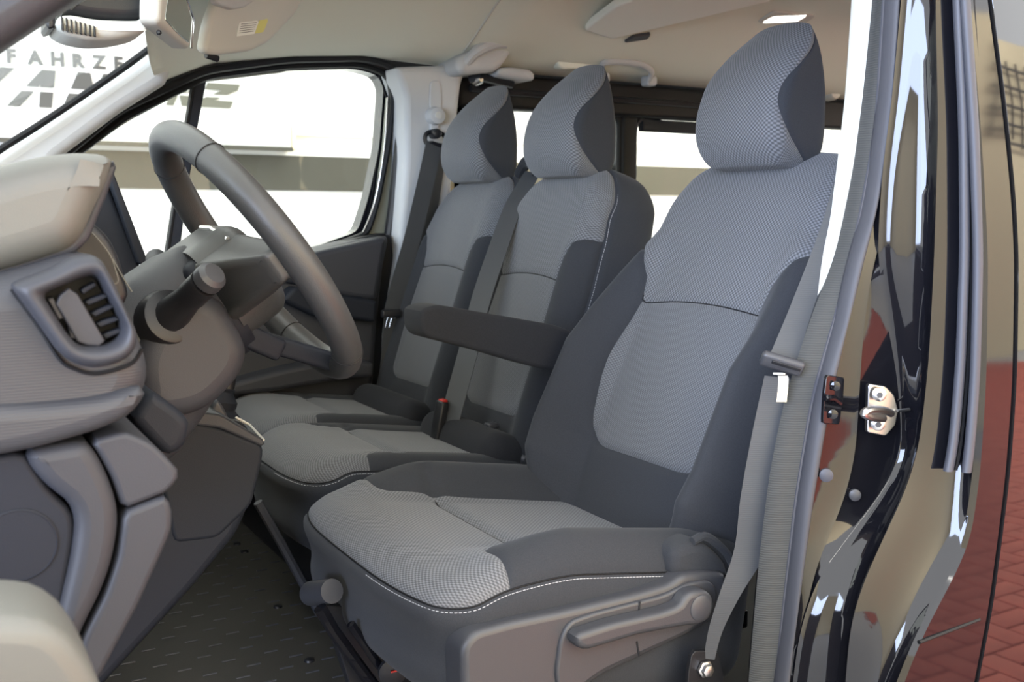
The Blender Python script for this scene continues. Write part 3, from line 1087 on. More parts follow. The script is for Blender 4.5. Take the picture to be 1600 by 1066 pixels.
def make_back(parent, P0, ang, L, KW, seam_s, top_w, low_poly, bol, h=0.006, HW=0.25, HT=0.065, depth_side=-0.02, belly=0.012, splay=-0.06, corner=0.024):
    """KW = [(s, half width)...]; top_w = [(s, half width of the light upper panel)...]"""
    ks, kw = zip(*KW)
    bs, bv = zip(*bol)
    def kk(s): return np.interp(s, ks, kw)
    def deform(P):
        s = P[:, 1] + L / 2
        a = np.abs(P[:, 0]) / HW
        f = sm(P[:, 2], -0.03, HT)
        w = P[:, 0] * kk(s) / HW * (1 + splay * (1 - f))
        t = P[:, 2] - HT
        t = t + f * np.interp(s, bs, bv) * bump_(a) + f * belly * np.cos(np.clip(a / 0.55, 0, 1) * math.pi / 2) * np.exp(-((s - 0.3) / 0.16) ** 2)
        t = t - f * 0.025 * sm(s, L - 0.12, L)
        s2 = s - corner * a ** 3 * sm(s, L - 0.2, L)
        return np.column_stack([w, s2, t])
    def real(P): return np.column_stack([P[:, 0] * kk(P[:, 1] + L / 2) / HW, P[:, 1] + L / 2])
    ts, tw = zip(*top_w)
    left = [(-b, a) for a, b in top_w]
    arc = [(x, seam_s + 0.010 * (1 - (x / top_w[0][1]) ** 2)) for x in np.linspace(-top_w[0][1], top_w[0][1], 17)]
    top_poly = arc + [(b, a) for a, b in top_w[1:]] + [(0.4, L + 0.1), (-0.4, L + 0.1)] + [(-b, a) for a, b in top_w[:0:-1]]
    arc2 = [(x, y - 0.0) for x, y in arc][::-1]
    low = [(x, y) for x, y in low_poly] + arc2
    f1 = lambda P: np.minimum(sdpoly(real(P), top_poly), P[:, 2] - depth_side)
    f2 = lambda P: np.minimum(sdpoly(real(P), low), P[:, 2] - depth_side)
    f3 = lambda P: (P[:, 2] - depth_side)
    S = Soft((HW, L / 2, HT), (0.06, 0.055, 0.055), h, deform, back_world(P0, ang), [f1, f2, f3], None, 0.0055, 0.0042)
    S.uvf = lambda Lc: np.column_stack([Lc[:, 0] * np.interp(Lc[:, 1] + L / 2, ks, kw) / HW, Lc[:, 1] + np.where(Lc[:, 1] > L / 2 - 0.06, HT - Lc[:, 2], 0)])
    a1, rest, s1 = S.cut(S.T, 0)
    a2, rest, s2 = S.cut(rest, 1)
    a3, rest, s3 = S.cut(rest, 2)
    # the top panel meets the rear cover too, so its own rim is part of the side seam
    S.finish()
    tw0 = top_w[0][1]
    br = S.piece('backrest', a3, M['dark'], parent)
    S.piece('upper_panel', a1, M['weave'], br)
    S.piece('centre_panel', a2, M['weave_fine'], br)
    S.piece('rear_cover', rest, M['dark'], br)
    S.line(s1, 'seam', M['rubber'], br, lambda Lc: (np.abs(real(Lc)[:, 1] - seam_s - 0.004) < 0.012) & (np.abs(real(Lc)[:, 0]) < tw0 + 0.01))
    S.stitch(s3, 'stitching', M['thread'], br, off=0.005, keep=lambda Lc: (Lc[:, 0] < 0) & (Lc[:, 1] + L / 2 > 0.05), toward=(1, 0, 0))
    return br


def make_cushion(parent, P0, ang, HW, S0, S1, TH, cross_s, dark_w, bolh, mat='weave', h=0.006, drop=0.05, tip=0.09, dip=0.0, fr=0.09, taper=0.0):
    LL = (S1 - S0)
    def deform(P):
        s = P[:, 1] + LL / 2 + S0
        a = np.abs(P[:, 0]) / HW
        f = sm(P[:, 2], -0.03, TH)
        t = P[:, 2] - TH
        t = t + f * bolh * bump_(a, 0.45, 0.80, 0.55) * sm(s, 0.02, 0.2)
        t = t - f * drop * (1 - sm(s, S0, 0.10)) ** 1.6
        t = t - f * 0.006 * np.exp(-((s - cross_s) / 0.012) ** 2) * (a < 0.75)
        w = P[:, 0] * (1 - taper * (1 - sm(s, S0, 0.1)) * 0.5)
        s2 = s + 0.045 * a ** 3.5 * (1 - sm(s, S0, 0.12)) + (1 - f) * 0.03 * (1 - sm(s, S0, 0.1))
        return np.column_stack([w, s2, t])
    def real(P): return np.column_stack([P[:, 0], P[:, 1] + LL / 2 + S0])
    t0 = TH - 0.022
    dk = round_poly([(dark_w, S1 + 0.2), (dark_w + 0.012, cross_s + 0.02), (dark_w + 0.035, tip), (0.5, tip - 0.012), (0.5, S1 + 0.2)], [0, 0.05, 0.03, 0, 0])
    f1 = lambda P: np.maximum(sdpoly(np.column_stack([np.abs(P[:, 0]), real(P)[:, 1]]), dk), -10) if True else None
    f3 = lambda P: (P[:, 2] - t0)
    f2 = lambda P: real(P)[:, 1] - cross_s
    S = Soft((HW, LL / 2, TH), (0.045, 0.06, 0.05), h, deform, cush_world(P0, ang), [f1, f3, f2], None, 0.003, 0.0045)
    S.uvf = lambda Lc: np.column_stack([Lc[:, 0], Lc[:, 1] - (TH - Lc[:, 2])])
    top, skirt, s3 = S.cut(S.T, 1)
    dark, light, s1 = S.cut(top, 0)
    rear, front, s2 = S.cut(light, 2)
    # grooves only where the seams really run
    D = S.D
    wdist = np.abs(D[:, 6])
    D[:, 9 + 2] = np.where((wdist < dark_w + 0.01) & (D[:, 8] > t0), D[:, 9 + 2], 1)
    D[:, 9 + 0] = np.where(D[:, 8] > t0 - 0.001, D[:, 9 + 0], 1)
    S.finish()
    cu = S.piece('cushion', skirt, M['dark'], parent)
    S.piece('front_panel', front, M[mat], cu)
    S.piece('rear_panel', rear, M[mat], cu)
    S.pair('bolster', dark, M['dark'], cu)
    S.line(s2, 'seam', M['rubber'], cu, lambda Lc: np.abs(Lc[:, 0]) < dark_w + 0.012)
    S.line(s3, 'edge_seam', M['rubber'], cu, lambda Lc: Lc[:, 1] < LL / 2 - 0.1)
    S.stitch(s3, 'stitching', M['thread'], cu, off=0.005, keep=lambda Lc: (Lc[:, 0] < -HW * 0.3) & (Lc[:, 1] < LL / 2 - 0.09), toward=(0, 0, -1))
    return cu


drv = thing('driver_seat', 'large grey and charcoal cloth driver seat in the foreground with fold-down armrest', 'seat', (0.78, 0.5, 0.0))
make_back(drv, (0.885, 0.51, 0.19), 25.5, 0.762,
          [(0, 0.17), (0.06, 0.21), (0.13, 0.24), (0.2, 0.255), (0.42, 0.25), (0.5, 0.238), (0.58, 0.215), (0.68, 0.200), (0.77, 0.185)],
          0.455, [(0.455, 0.142), (0.50, 0.150), (0.545, 0.180), (0.57, 0.215), (0.60, 0.30)],
          round_poly([(-0.142, 0.46), (-0.158, 0.34), (-0.142, 0.195), (0.142, 0.195), (0.158, 0.34), (0.142, 0.46)], [0, 0.1, 0.05, 0.05, 0.1, 0]).tolist()[::1],
          [(0, 0.0), (0.06, 0.035), (0.15, 0.08), (0.35, 0.078), (0.5, 0.03), (0.6, 0.0)], depth_side=0.012)
make_cushion(drv, (0.5, 0.51, 0.335), 9, 0.262, -0.035, 0.50, 0.085, 0.18, 0.128, 0.048, drop=0.022)
make_headrest((1.186, 0.51, 0.826), 7, drv)
# plastic side valance with recliner lever
y0 = 0.232
val = mk('side_valance', *slab([(722, 1012), (742, 988), (800, 972), (883, 955), (1000, 927), (1050, 912), (1068, 898), (1100, 894), (1138, 896), (1134, 930), (1118, 970), (1075, 994), (945, 1056), (880, 1100), (724, 1120)], y0, 0.275, 0.010, 0.009, both=False), M['trim_dark'], drv)
mk('raised_panel', *slab([(890, 972), (930, 958), (1040, 930), (1075, 912), (1110, 906), (1124, 925), (1115, 962), (1075, 988), (940, 1050), (880, 1095), (868, 1060), (876, 1000)], y0 - 0.005, y0 + 0.01, 0.014, 0.004), M['trim_dark'], val)
mk('lower_plate', *slab([(930, 1062), (1070, 998), (1062, 1045), (1058, 1120), (900, 1120)], 0.262, 0.30, 0.006, 0.005), M['trim_dark'], val)
for (a, b, c_, d) in ((1000, 940, 998, 958), (995, 1003, 999, 1026)):
    mk('seam_line', *tube(A([(a, b), (c_, d)], y0 - 0.0055), 0.0012, 6), M['black'], val)
lev = mk('recline_lever', *slab([(899, 1003), (904, 992), (960, 974), (1040, 956), (1066, 946), (1072, 932), (1084, 924), (1104, 922), (1116, 932), (1119, 950), (1112, 968), (1096, 978), (1072, 980), (1000, 994), (920, 1018), (906, 1016)], y0 - 0.026, y0 - 0.006, 0.010, 0.008, ref=y0 - 0.026), M['trim_dark'], val)
q = at(1095, 950, y=y0 - 0.026)
mk('pivot_cap', *lathe([(0.006, 0.0175), (-0.001, 0.0170), (-0.003, 0.014), (-0.003, 0.001)], q, (0, 1, 0)), M['trim_dark'], lev)
# hinge cover between cushion and back
mk('hinge_cover', *slab([(1052, 862), (1075, 850), (1100, 846), (1122, 862), (1140, 884), (1142, 905), (1100, 908), (1066, 906), (1050, 900)], 0.245, 0.31, 0.012, 0.014, ref=0.245), M['dark'], drv)
mk('hinge_piping', *tube(catmull(A([(1082, 846), (1100, 838), (1118, 848), (1136, 866), (1146, 884)], 0.25), 5), 0.006, 8), M['dark'], drv)
# pedestal, runners, front height knob
mk('pedestal', *box((0.80, 0.53, 0.075), (0.20, 0.19, 0.075), r=0.015), M['black'], drv)
for yy in (0.33, 0.70):
    mk('runner', *box((0.77, yy, 0.163), (0.25, 0.022, 0.014), r=0.004), M['gloss'], drv)
mk('frame_front', *tube(A([(500, 950), (520, 985), (560, 1040), (590, 1080)], 0.50), 0.009, 10), M['gloss'], drv)
mk('frame_edge', *tube(A([(548, 975), (585, 1030), (620, 1075)], 0.46), 0.006, 10), M['gloss'], drv)
mk('frame_plate', *slab([(505, 945), (560, 950), (620, 1000), (690, 1080), (560, 1110)], 0.53, 0.55, 0.004, 0.002), M['black'], drv)
qa, qb_ = at(482, 928, y=0.57), at(519, 924, y=0.50)
kn = mk('height_knob', *tube([qa, qa + (qb_ - qa) * 0.08, qa + (qb_ - qa) * 0.1, qb_], [0.0125, 0.0145, 0.017, 0.0165], 18), M['trim_dark'], drv)
qc = at(612, 1048, y=0.44)
mk('gear_wheel', *lathe([(0, 0.019), (0.008, 0.019), (0.010, 0.012)], qc, (-0.2, -1, 0), 16), M['black'], drv)
mk('red_mark', *box(qc + np.array([0, -0.012, 0.004]), (0.006, 0.001, 0.001)), M['red'], drv, 0)
# armrest on the inner side of the backrest
ar = mk('armrest', *slab([(659, 518), (657, 484), (684, 476), (770, 491), (868, 508), (900, 520), (895, 585), (835, 574), (760, 552), (690, 534), (668, 528)], 0.785, 0.86, 0.012, 0.007, both=True), M['darker'], drv)

# two-seat passenger bench
ben = thing('passenger_bench', 'two-place grey cloth passenger bench beyond the driver seat', 'bench', (0.85, 1.27, 0.0))
KB = [(0, 0.175), (0.1, 0.185), (0.45, 0.19), (0.55, 0.182), (0.62, 0.170), (0.71, 0.155)]
for yc, ww in ((1.075, 0.0), (1.475, 0.0)):
    make_back(ben, (0.953, yc, 0.19), 18.5, 0.722, KB, 0.455, [(0.455, 0.112), (0.50, 0.118), (0.535, 0.135), (0.55, 0.17), (0.56, 0.30)],
              round_poly([(-0.112, 0.46), (-0.118, 0.34), (-0.112, 0.17), (0.112, 0.17), (0.118, 0.34), (0.112, 0.46)], [0, 0.06, 0.03, 0.03, 0.06, 0]).tolist(),
              [(0, 0.01), (0.2, 0.022), (0.5, 0.012), (0.6, 0)], h=0.0075, HW=0.195, HT=0.085, depth_side=0.045, belly=0.006, splay=0.12, corner=0.05)
    make_headrest((1.178, yc - 0.010, 0.828), 7, ben, 0.007)
    make_cushion(ben, (0.555 if yc < 1.2 else 0.60, yc, 0.34), 8, 0.20, -0.03, 0.46, 0.09, 0.19, 0.108, 0.006, 'weave', 0.0075, 0.03, 0.115)
    # lumbar roll at the foot of the backrest
    mk('lumbar_roll', *box((0.955, yc - 0.01, 0.285), (0.050, 0.165, 0.046), np.array([[0.94, 0, 0.34], [0, 1, 0], [-0.34, 0, 0.94]]), r=0.04, seg=6), M['darker'], ben, 180)
mk('base', *box((0.86, 1.29, 0.11), (0.22, 0.38, 0.11), r=0.015), M['black'], ben)
mk('base_rail', *tube(A([(403, 785, 0.93), (440, 850, 0.93), (500, 960, 0.93)], 0.93), 0.008, 8), M['trim_dark'], ben)
mk('shoulder_guide', *tube(catmull([(1.222, 1.235, 0.845), (1.218, 1.25, 0.866), (1.22, 1.275, 0.872), (1.225, 1.30, 0.866), (1.23, 1.33, 0.845)], 5), 0.014, 10), M['darker'], ben)
mk('hinge_cap', *lathe([(0, 0.02), (0.02, 0.018), (0.03, 0.008)], at(812, 715, y=0.93), (0, -1, 0)), M['trim_dark'], ben)
q = at(768, 665, y=1.0)
mk('release_tab', *box(q, (0.012, 0.012, 0.006), r=0.004), M['trim_dark'], ben)

# ------------------------------------------------------------------ seat belts
def belt(name, label, pts, W, parts=None, **kw):
    t = thing(name, label, 'seat belt', tuple(pts[0]))
    mk('webbing', *ribbon(pts, W, 0.0016, **kw), M['belt'], t, 60)
    return t


# driver's belt: hangs from the near pillar, runs down beside the backrest
cpx = [((1372, 60), 0.215), ((1352, 200), 0.21), ((1316, 340), 0.20), ((1268, 470), 0.185), ((1230, 562), 0.175)]
bp1 = [at(*p, y=y) for p, y in cpx]
Wd = unit((0.80, -0.60, 0.0)) * 0.024
b1 = belt('seat_belt', 'driver belt webbing hanging beside the driver backrest behind the door seal', bp1, [Wd] * 5)
bp2 = [at(*p, y=y) for p, y in [((1222, 590), 0.17), ((1205, 680), 0.172), ((1188, 780), 0.175), ((1172, 860), 0.18), ((1140, 930), 0.19), ((1118, 985), 0.20), ((1108, 1030), 0.205)]]
Wl = [unit((0.82, -0.55, -0.1)) * a for a in (0.022, 0.024, 0.025, 0.020, 0.013, 0.009, 0.007)]
mk('lower_webbing', *ribbon(bp2, Wl, 0.0016), M['belt'], b1, 60)
q = at(1222, 568, y=0.155)
ey, ex = unit((0.78, -0.6, -0.28)), unit((-0.2, -0.5, 0.85))
ez = unit(np.cross(ey, ex))
ex = np.cross(ez, ey) * -1
TR = np.column_stack([ey, ex, ez])
mk('tongue', *box(q, (0.027, 0.0105, 0.006), TR, 0.005), M['trim_dark'], b1)
mk('tongue_slot', *box(q + ez * 0.0 + np.array([0, -0.007, -0.001]), (0.018, 0.0025, 0.003), TR, 0.001), M['black'], b1)
pl = [at(p[0], p[1], y=0.145) for p in ((1216, 584), (1224, 590), (1221, 628))]
mk('tongue_plate', *ribbon(pl, [unit((0.8, -0.6, 0)) * 0.006] * 3, 0.002), M['chrome'], b1)
q = at(1101, 1045, y=0.205)
mk('anchor_plate', *slab([(1082, 1018), (1122, 1018), (1132, 1060), (1118, 1120), (1072, 1120), (1076, 1050)], 0.207, 0.213, 0.006, 0.001), M['black'], b1)
mk('anchor_bolt', *lathe([(0, 0.0115), (0.004, 0.0115), (0.005, 0.009), (0.010, 0.008), (0.011, 0.005)], q, (-0.1, -1, 0), 6), M['steel'], b1)

# passenger belt on the far pillar
gp = at(677, 214, y=1.63)
b2 = thing('seat_belt', 'black passenger belt hanging from the light grey pillar, tongue halfway down', 'seat belt', tuple(gp))
Wp = unit((0.93, 0.1, -0.1)) * 0.0245
mk('webbing', *ribbon([at(*p, y=y) for p, y in (((679, 222), 1.625), ((664, 290), 1.62), ((645, 370), 1.62), ((625, 440), 1.62), ((613, 488), 1.62))], [Wp] * 5, 0.0018), M['belt'], b2, 60)
mk('lower_webbing', *ribbon([at(*p, y=y) for p, y in (((612, 498), 1.62), ((606, 560), 1.622), ((603, 625), 1.63))], [Wp * 0.8] * 3, 0.0018), M['belt'], b2, 60)
mk('return_webbing', *ribbon([at(*p, y=y) for p, y in (((688, 228), 1.66), ((678, 300), 1.66), ((668, 360), 1.66), ((650, 470), 1.66), ((630, 600), 1.66))], [Wp * 0.8] * 5, 0.0018), M['belt'], b2, 60)
mk('guide_ring', *tube(catmull([at(*p, y=1.628) for p in ((664, 216), (668, 208), (680, 206), (694, 212), (697, 222), (690, 228), (676, 224), (667, 224))], 5, True), 0.006, 8, True), M['black'], b2)
mk('guide_bolt', *lathe([(0.02, 0.012), (-0.004, 0.013), (-0.012, 0.011), (-0.014, 0.007)], at(681, 209, y=1.62), (0, 1, 0)), M['black'], b2)
q = at(611, 490, y=1.605)
mk('tongue', *box(q, (0.026, 0.008, 0.010), r=0.005), M['black'], b2)
mk('tongue_plate', *tube([at(606, 496, y=1.60), at(602, 512, y=1.60), at(608, 512, y=1.60), at(612, 497, y=1.60)], 0.0022, 6), M['chrome'], b2)

# middle belt across the bench
b3 = thing('seat_belt', 'grey belt crossing the middle seat from shoulder guide down to its buckle', 'seat belt', (1.0, 1.24, 0.3))
mpx = [((833, 270), 1.255), ((820, 292), 1.235), ((800, 330), 1.205), ((775, 400), 1.165), ((752, 470), 1.14), ((735, 540), 1.12), ((716, 610), 1.105), ((700, 670), 1.10), ((692, 700), 1.10)]
Wm = unit((0.45, -0.86, -0.12))
wl = [0.020, 0.022, 0.023, 0.024, 0.024, 0.024, 0.024, 0.023, 0.018]
mk('webbing', *ribbon([at(*p, y=y) for p, y in mpx], [Wm * w_ for w_ in wl], 0.0018, curl=0.002), M['belt'], b3, 60)
q = at(686, 660, y=1.12)
bk = mk('buckle', *box(q, (0.009, 0.016, 0.045), np.array([[0.98, 0, 0.2], [0, 1, 0], [-0.2, 0, 0.98]]), 0.005), M['black'], b3)
mk('release_button', *box(q + np.array([0.009, -0.002, 0.045]), (0.006, 0.011, 0.003), r=0.002), M['red'], bk)


def plate3(P3, thick, rad=0.01, r=0.004, h=0.008, both=False, hint=None):
    """solid plate through a roughly planar 3-D outline, facing the driver's side (-y)"""
    P3 = np.asarray(P3, float)
    c = P3.mean(0)
    u, s_, vt = np.linalg.svd(P3 - c)
    n = vt[2]
    if n @ (np.array([0, -1.0, 0.0]) if hint is None else np.asarray(hint, float)) < 0: n = -n
    e1 = vt[0]
    e2 = np.cross(n, e1)
    P2 = np.column_stack([(P3 - c) @ e1, (P3 - c) @ e2])
    P2 = resample(round_poly(P2, rad), h)
    return plate(P2, lambda a, b, d: c + a * e1 + b * e2 - n * d, 0.0, thick, r, both=both)


# ------------------------------------------------------------------ roof fittings
cl = thing('ceiling_lamp', 'lit oblong interior lamp in the roof lining above the driver headrest', 'lamp', (2.1, 1.4, 1.25))
def on_ceiling(px, py, off=0.0):
    r = FW + RT * (px - 800) / FPX - UP * (py - 533) / FPX
    t = 0.5
    while t < 6:
        p = CAM + r * t
        if p[2] > ceil_z(p[0], p[1]) - off and p[1] > 0.2: return p
        t += 0.004
    return p
P = [on_ceiling(*q, off=0.006) for q in ((1183, 36), (1252, 42), (1275, 26), (1210, 18))]
mk('lamp_frame', *plate3(P, 0.012, 0.01, 0.003, hint=(0, 0, -1)), M['visor'], cl)
P = [on_ceiling(*q, off=0.008) for q in ((1190, 37), (1245, 34), (1262, 25), (1208, 26))]
mk('lamp_lens', *plate3(P, 0.006, 0.008, 0.002, hint=(0, 0, -1)), M['lamp'], cl)

P = [on_ceiling(*q, off=0.02) for q in ((914, 50), (957, 67), (1205, -2), (1100, -30), (960, -2))]
fp = thing('roof_flap', 'flat pale grey panel fixed flush to the rear roof lining', 'panel', tuple(np.mean(P, 0)))
mk('panel', *plate3(P, 0.02, 0.006, 0.005, hint=(0, 0, -1)), M['cream'], fp)
q = on_ceiling(1000, 66, 0.012)
P = [on_ceiling(*q_, off=0.012) for q_ in ((975, 68), (1012, 62), (1018, 54), (990, 58))]
mk('handle', *plate3(P, 0.01, 0.004, 0.002, hint=(0, 0, -1)), M['trim_dark'], fp)

gh = 0
for k, (ox, lab, grp) in enumerate(((0, 'fixed pale grab handle above the rear side window, seen past the middle headrest', None),)):
    base = at(955, 118, y=1.66)
    g = thing('grab_handle', lab, 'handle', tuple(base))
    mk('grip', *tube(catmull([at(*p, y=y) for p, y in (((940, 122), 1.64), ((940, 104), 1.62), ((950, 97), 1.60), ((985, 98), 1.60), ((1005, 102), 1.60), ((1018, 112), 1.62), ((1014, 126), 1.64))], 6), 0.009, 10, flat=0.8), M['pillar'], g)
    for p in ((940, 122), (1014, 127)):
        mk('mount', *box(at(*p, y=1.655), (0.018, 0.02, 0.015), r=0.009), M['pillar'], g)
g = thing('roof_side_cover', 'pale oblong cover on the roof edge left of the grab handle', 'trim cover', tuple(at(890, 98, y=1.66)))
mk('cover', *plate3([at(*p, y=1.63) for p in ((871, 90), (900, 90), (935, 92), (938, 100), (930, 106), (880, 108), (872, 102))], 0.03, 0.008, 0.006), M['head'], g)
g = thing('ceiling_hook', 'small round pale coat hook on the roof edge right of the driver headrest', 'hook', tuple(at(1302, 140, y=1.68)))
mk('disc', *lathe([(0.03, 0.030), (0, 0.028), (-0.01, 0.022), (-0.012, 0.008)], at(1303, 143, y=1.69), (0, 1, 0)), M['visor'], g)

# swinging bracket cover at the head of the passenger pillar
g = thing('pillar_head_cover', 'pale moulded cover with a short arm above the grey passenger pillar', 'trim cover', tuple(at(790, 95, y=1.62)))
mk('shell', *slab([(716, 92), (724, 84), (752, 70), (772, 64), (800, 66), (806, 74), (792, 96), (786, 104), (776, 112), (722, 116), (714, 104)], 1.60, 1.72, 0.010, 0.02), M['pillar'], g)
mk('upper_arm', *tube(catmull([at(*p, y=y) for p, y in (((728, 98), 1.61), ((745, 80), 1.59), ((770, 69), 1.585), ((800, 68), 1.60))], 6), [0.014] * 6 + [0.016] * 6 + [0.014] * 7, 10), M['pillar'], g)
mk('lower_wing', *slab([(780, 106), (800, 104), (830, 108), (838, 116), (836, 126), (800, 122), (776, 118)], 1.61, 1.72, 0.008, 0.012), M['pillar'], g)
mk('latch', *tube([at(735, 124, y=1.66), at(748, 120, y=1.64), at(800, 132, y=1.66)], 0.011, 8), M['black'], g)
mk('latch_pin', *lathe([(0, 0.014), (0.02, 0.012), (0.028, 0.006)], at(744, 126, y=1.66), (0, -1, 0)), M['steel'], g)

# sun visor, folded to the roof
g = thing('sun_visor', 'pale vinyl sun visor with a white and yellow label at the top of the windshield', 'sun visor', tuple(at(380, 40, y=1.25)))
vis = [(322, 78, 1.10), (325, 35, 1.12), (333, 8, 1.14), (345, -25, 1.15), (440, -60, 1.3), (500, -40, 1.38), (458, 22, 1.33), (420, 66, 1.25), (395, 80, 1.2), (340, 86, 1.12)]
pv = A(vis, 1.2)
vm = mk('pad', *plate3(pv, 0.022, 0.02, 0.009, both=True), M['visor'], g, 60)
P3 = np.array(pv)
c_ = P3.mean(0)
_, _, vt_ = np.linalg.svd(P3 - c_)
vn = vt_[2] if vt_[2][1] < 0 else -vt_[2]
def on_plane(px, py, c, n):
    r = FW + RT * (px - 800) / FPX - UP * (py - 533) / FPX
    return CAM + ((c - CAM) @ n) / (r @ n) * r
cc = c_ + vn * 0.001
mk('label', *plate3([on_plane(*q, cc, vn) for q in ((374, 35), (405, 32), (398, 53), (369, 57))], 0.001, 0.001, 0.0002, h=0.01), M['label'], vm)
mk('label_stripe', *plate3([on_plane(*q, cc, vn) for q in ((405, 32), (420, 29), (412, 50), (398, 53))], 0.001, 0.001, 0.0002, h=0.01), M['yellow'], vm)
mbp = MB()
for i in range(5):
    a, b = (377 - i * 0.8, 38 + i * 3.4), (401 - i * 1.2, 35.5 + i * 3.3)
    mbp.add(*tube([on_plane(*a, cc + vn * 0.0007, vn), on_plane(*b, cc + vn * 0.0007, vn)], 0.0004, 4))
tag(mbp.build('label_print', M['print'], vm, 0), kind='stuff')
mk('mirror_cover', *plate3([on_plane(*q, cc + vn * 0.012, vn) for q in ((332, -12), (340, 6), (365, 14), (382, 12), (412, -8), (400, -30))], 0.012, 0.006, 0.004), M['pillar'], vm)
mk('hinge_rod', *tube(A([(322, 86, 1.13), (340, 92, 1.14)], 1.13), 0.006, 8), M['black'], vm)

# interior mirror
g = thing('interior_mirror', 'rear-view mirror with dark glass hanging under the windshield head', 'mirror', tuple(at(280, 30, y=0.93)))
mo = [(246, 32, 0.90), (249, 10, .90), (256, -22, .90), (288, -25, 1.03), (303, 28, 1.05), (299, 78, 1.05), (276, 60, 0.98), (252, 40, 0.91)]
mm = mk('shell', *plate3(A(mo, .95), 0.03, 0.006, 0.010, both=False), M['visor'], g, 60)
P3 = np.array(A(mo, .95)); c_ = P3.mean(0); _, _, vt_ = np.linalg.svd(P3 - c_)
vn = vt_[2] if vt_[2][1] < 0 else -vt_[2]
mk('mirror_glass', *plate3([on_plane(*q, c_ + vn * 0.0015, vn) for q in ((258, 30), (264, -10), (286, -18), (299, 29), (296, 68), (276, 50))], 0.002, 0.003, 0.0008), M['mirror'], mm)
mk('frame_rim', *tube([on_plane(*q, c_ + vn * 0.001, vn) for q in ((286, -18), (302, 29), (299, 75))], 0.002, 6), M['chrome'], mm)
mk('switch', *lathe([(0, 0.004), (0.008, 0.004), (0.01, 0.002)], at(249, 52, y=0.92), (-.3, -1, 0)), M['black'], mm)
mk('stalk', *tube(A([(255, 10, 0.97), (235, -10, 1.0), (215, -25, 1.0)], 1.0), 0.009, 8), M['black'], mm)

g = thing('sensor_housing', 'grey camera and rain sensor housing with vent slots on the windshield', 'sensor cover', tuple(at(160, 40, y=1.0)))
hs = mk('housing', *slab([(84, 40), (90, 24), (110, 20), (150, 28), (200, 30), (236, 29), (240, 38), (222, 52), (180, 61), (140, 62), (105, 54)], 0.94, 1.04, 0.012, 0.018), M['trim_dark'], g)
hs.data.materials[0] = M['visor']
mk('upper_cover', *slab([(90, 14), (110, -8), (160, -30), (240, -30), (240, 27), (200, 31), (150, 28), (106, 20)], 0.95, 1.04, 0.012, 0.015), M['black'], g)
mk('dark_edge', *slab([(72, 46), (74, 10), (88, 12), (86, 44)], 0.95, 1.03, 0.004, 0.004), M['black'], g)
for i in range(8):
    x = 96 + i * 7.2
    y = 24 + i * 2.2
    mk('vent_slot', *slab([(x, y), (x + 3.0, y + .5), (x + 4.0, y + 26 - i), (x + 1.0, y + 25 - i)], 0.937, 0.945, 0.0008, 0.0005), M['black'], hs)

# ------------------------------------------------------------------ driver's A-pillar
struct(mk('trim_17', *slab([(-420, 330), (-200, 190), (0, 74), (60, 34), (112, 0), (200, -52), (420, -170), (520, -230), (470, -290), (300, -200), (100, -90), (0, -30), (-200, 70), (-460, 240)], 0.10, 0.16, 0.01, 0.018), M['dash']))

# ------------------------------------------------------------------ dashboard
da = thing('dashboard', 'dark grey moulded dashboard end with a pale lit instrument hood on top', 'dashboard', (0.05, 0.5, 0.55))
hood_px = [(-60, 280), (0, 260), (60, 244), (120, 237), (165, 240), (181, 249), (172, 285), (150, 330), (134, 368), (112, 392), (60, 410), (0, 428), (-80, 440), (-200, 380)]
def hoodmap(u, v, d):
    return (u - 0.10 * max(0, d - 0.2), d, v + 0.0 * d)
P = resample(round_poly(np.array(XZ(hood_px, 0.16)), 0.014), 0.006)
mk('instrument_hood', *plate(P, hoodmap, 0.150, 0.70, 0.028, seg=7), M['dash_top'], da, 60)
mk('hood_lip', *slab([(182, 249), (184, 258), (170, 300), (150, 350), (140, 376), (118, 396), (60, 416), (0, 434), (-60, 440), (-60, 420), (0, 414), (100, 380), (130, 350), (150, 300), (172, 254)], 0.168, 0.6, 0.004, 0.005), M['dash'], da)
# instrument pod, chrome line, screen
mk('instrument_pod', *slab([(100, 330), (150, 350), (172, 372), (190, 410), (205, 470), (150, 500), (60, 470)], 0.30, 0.72, 0.01, 0.008), M['black'], da)
mk('instrument_rim', *tube(catmull(A([(140, 360), (156, 378), (172, 400), (181, 425), (184, 440), (176, 446)], 0.28), 6), 0.0009, 6), M['dash_top'], da)
mk('cluster_trim', *tube(catmull(A([(176, 405), (190, 430), (206, 456)], 0.30), 5), 0.0008, 6), M['dash_top'], da)
sp = A([(140, 300, .88), (166, 288, .88), (221, 414, .88), (218, 428, .88), (200, 462, .88), (165, 450, .88), (130, 400, .88)], .88)
mk('screen_housing', *slab([(130, 300), (168, 286), (219, 412), (219, 428), (200, 462), (150, 450), (120, 400)], 0.86, 1.14, 0.006, 0.006), M['dash_dark'], da)
mk('screen', *slab([(167, 268), (176, 265), (230, 405), (229, 413), (218, 415), (215, 408)], 0.84, 1.16, 0.002, 0.003), M['dash_dark'], da)
# far end of dashboard top, towards the passenger door
mk('dash_top_far', *slab([(-200, 470), (60, 450), (150, 462), (200, 470), (225, 520), (215, 600), (100, 620), (-200, 620)], 0.75, 1.66, 0.02, 0.02, ref=0.9), M['dash'], da)
mk('dash_core', *box((-0.22, 0.93, 0.51), (0.30, 0.76, 0.15), r=0.05), M['dash'], da)
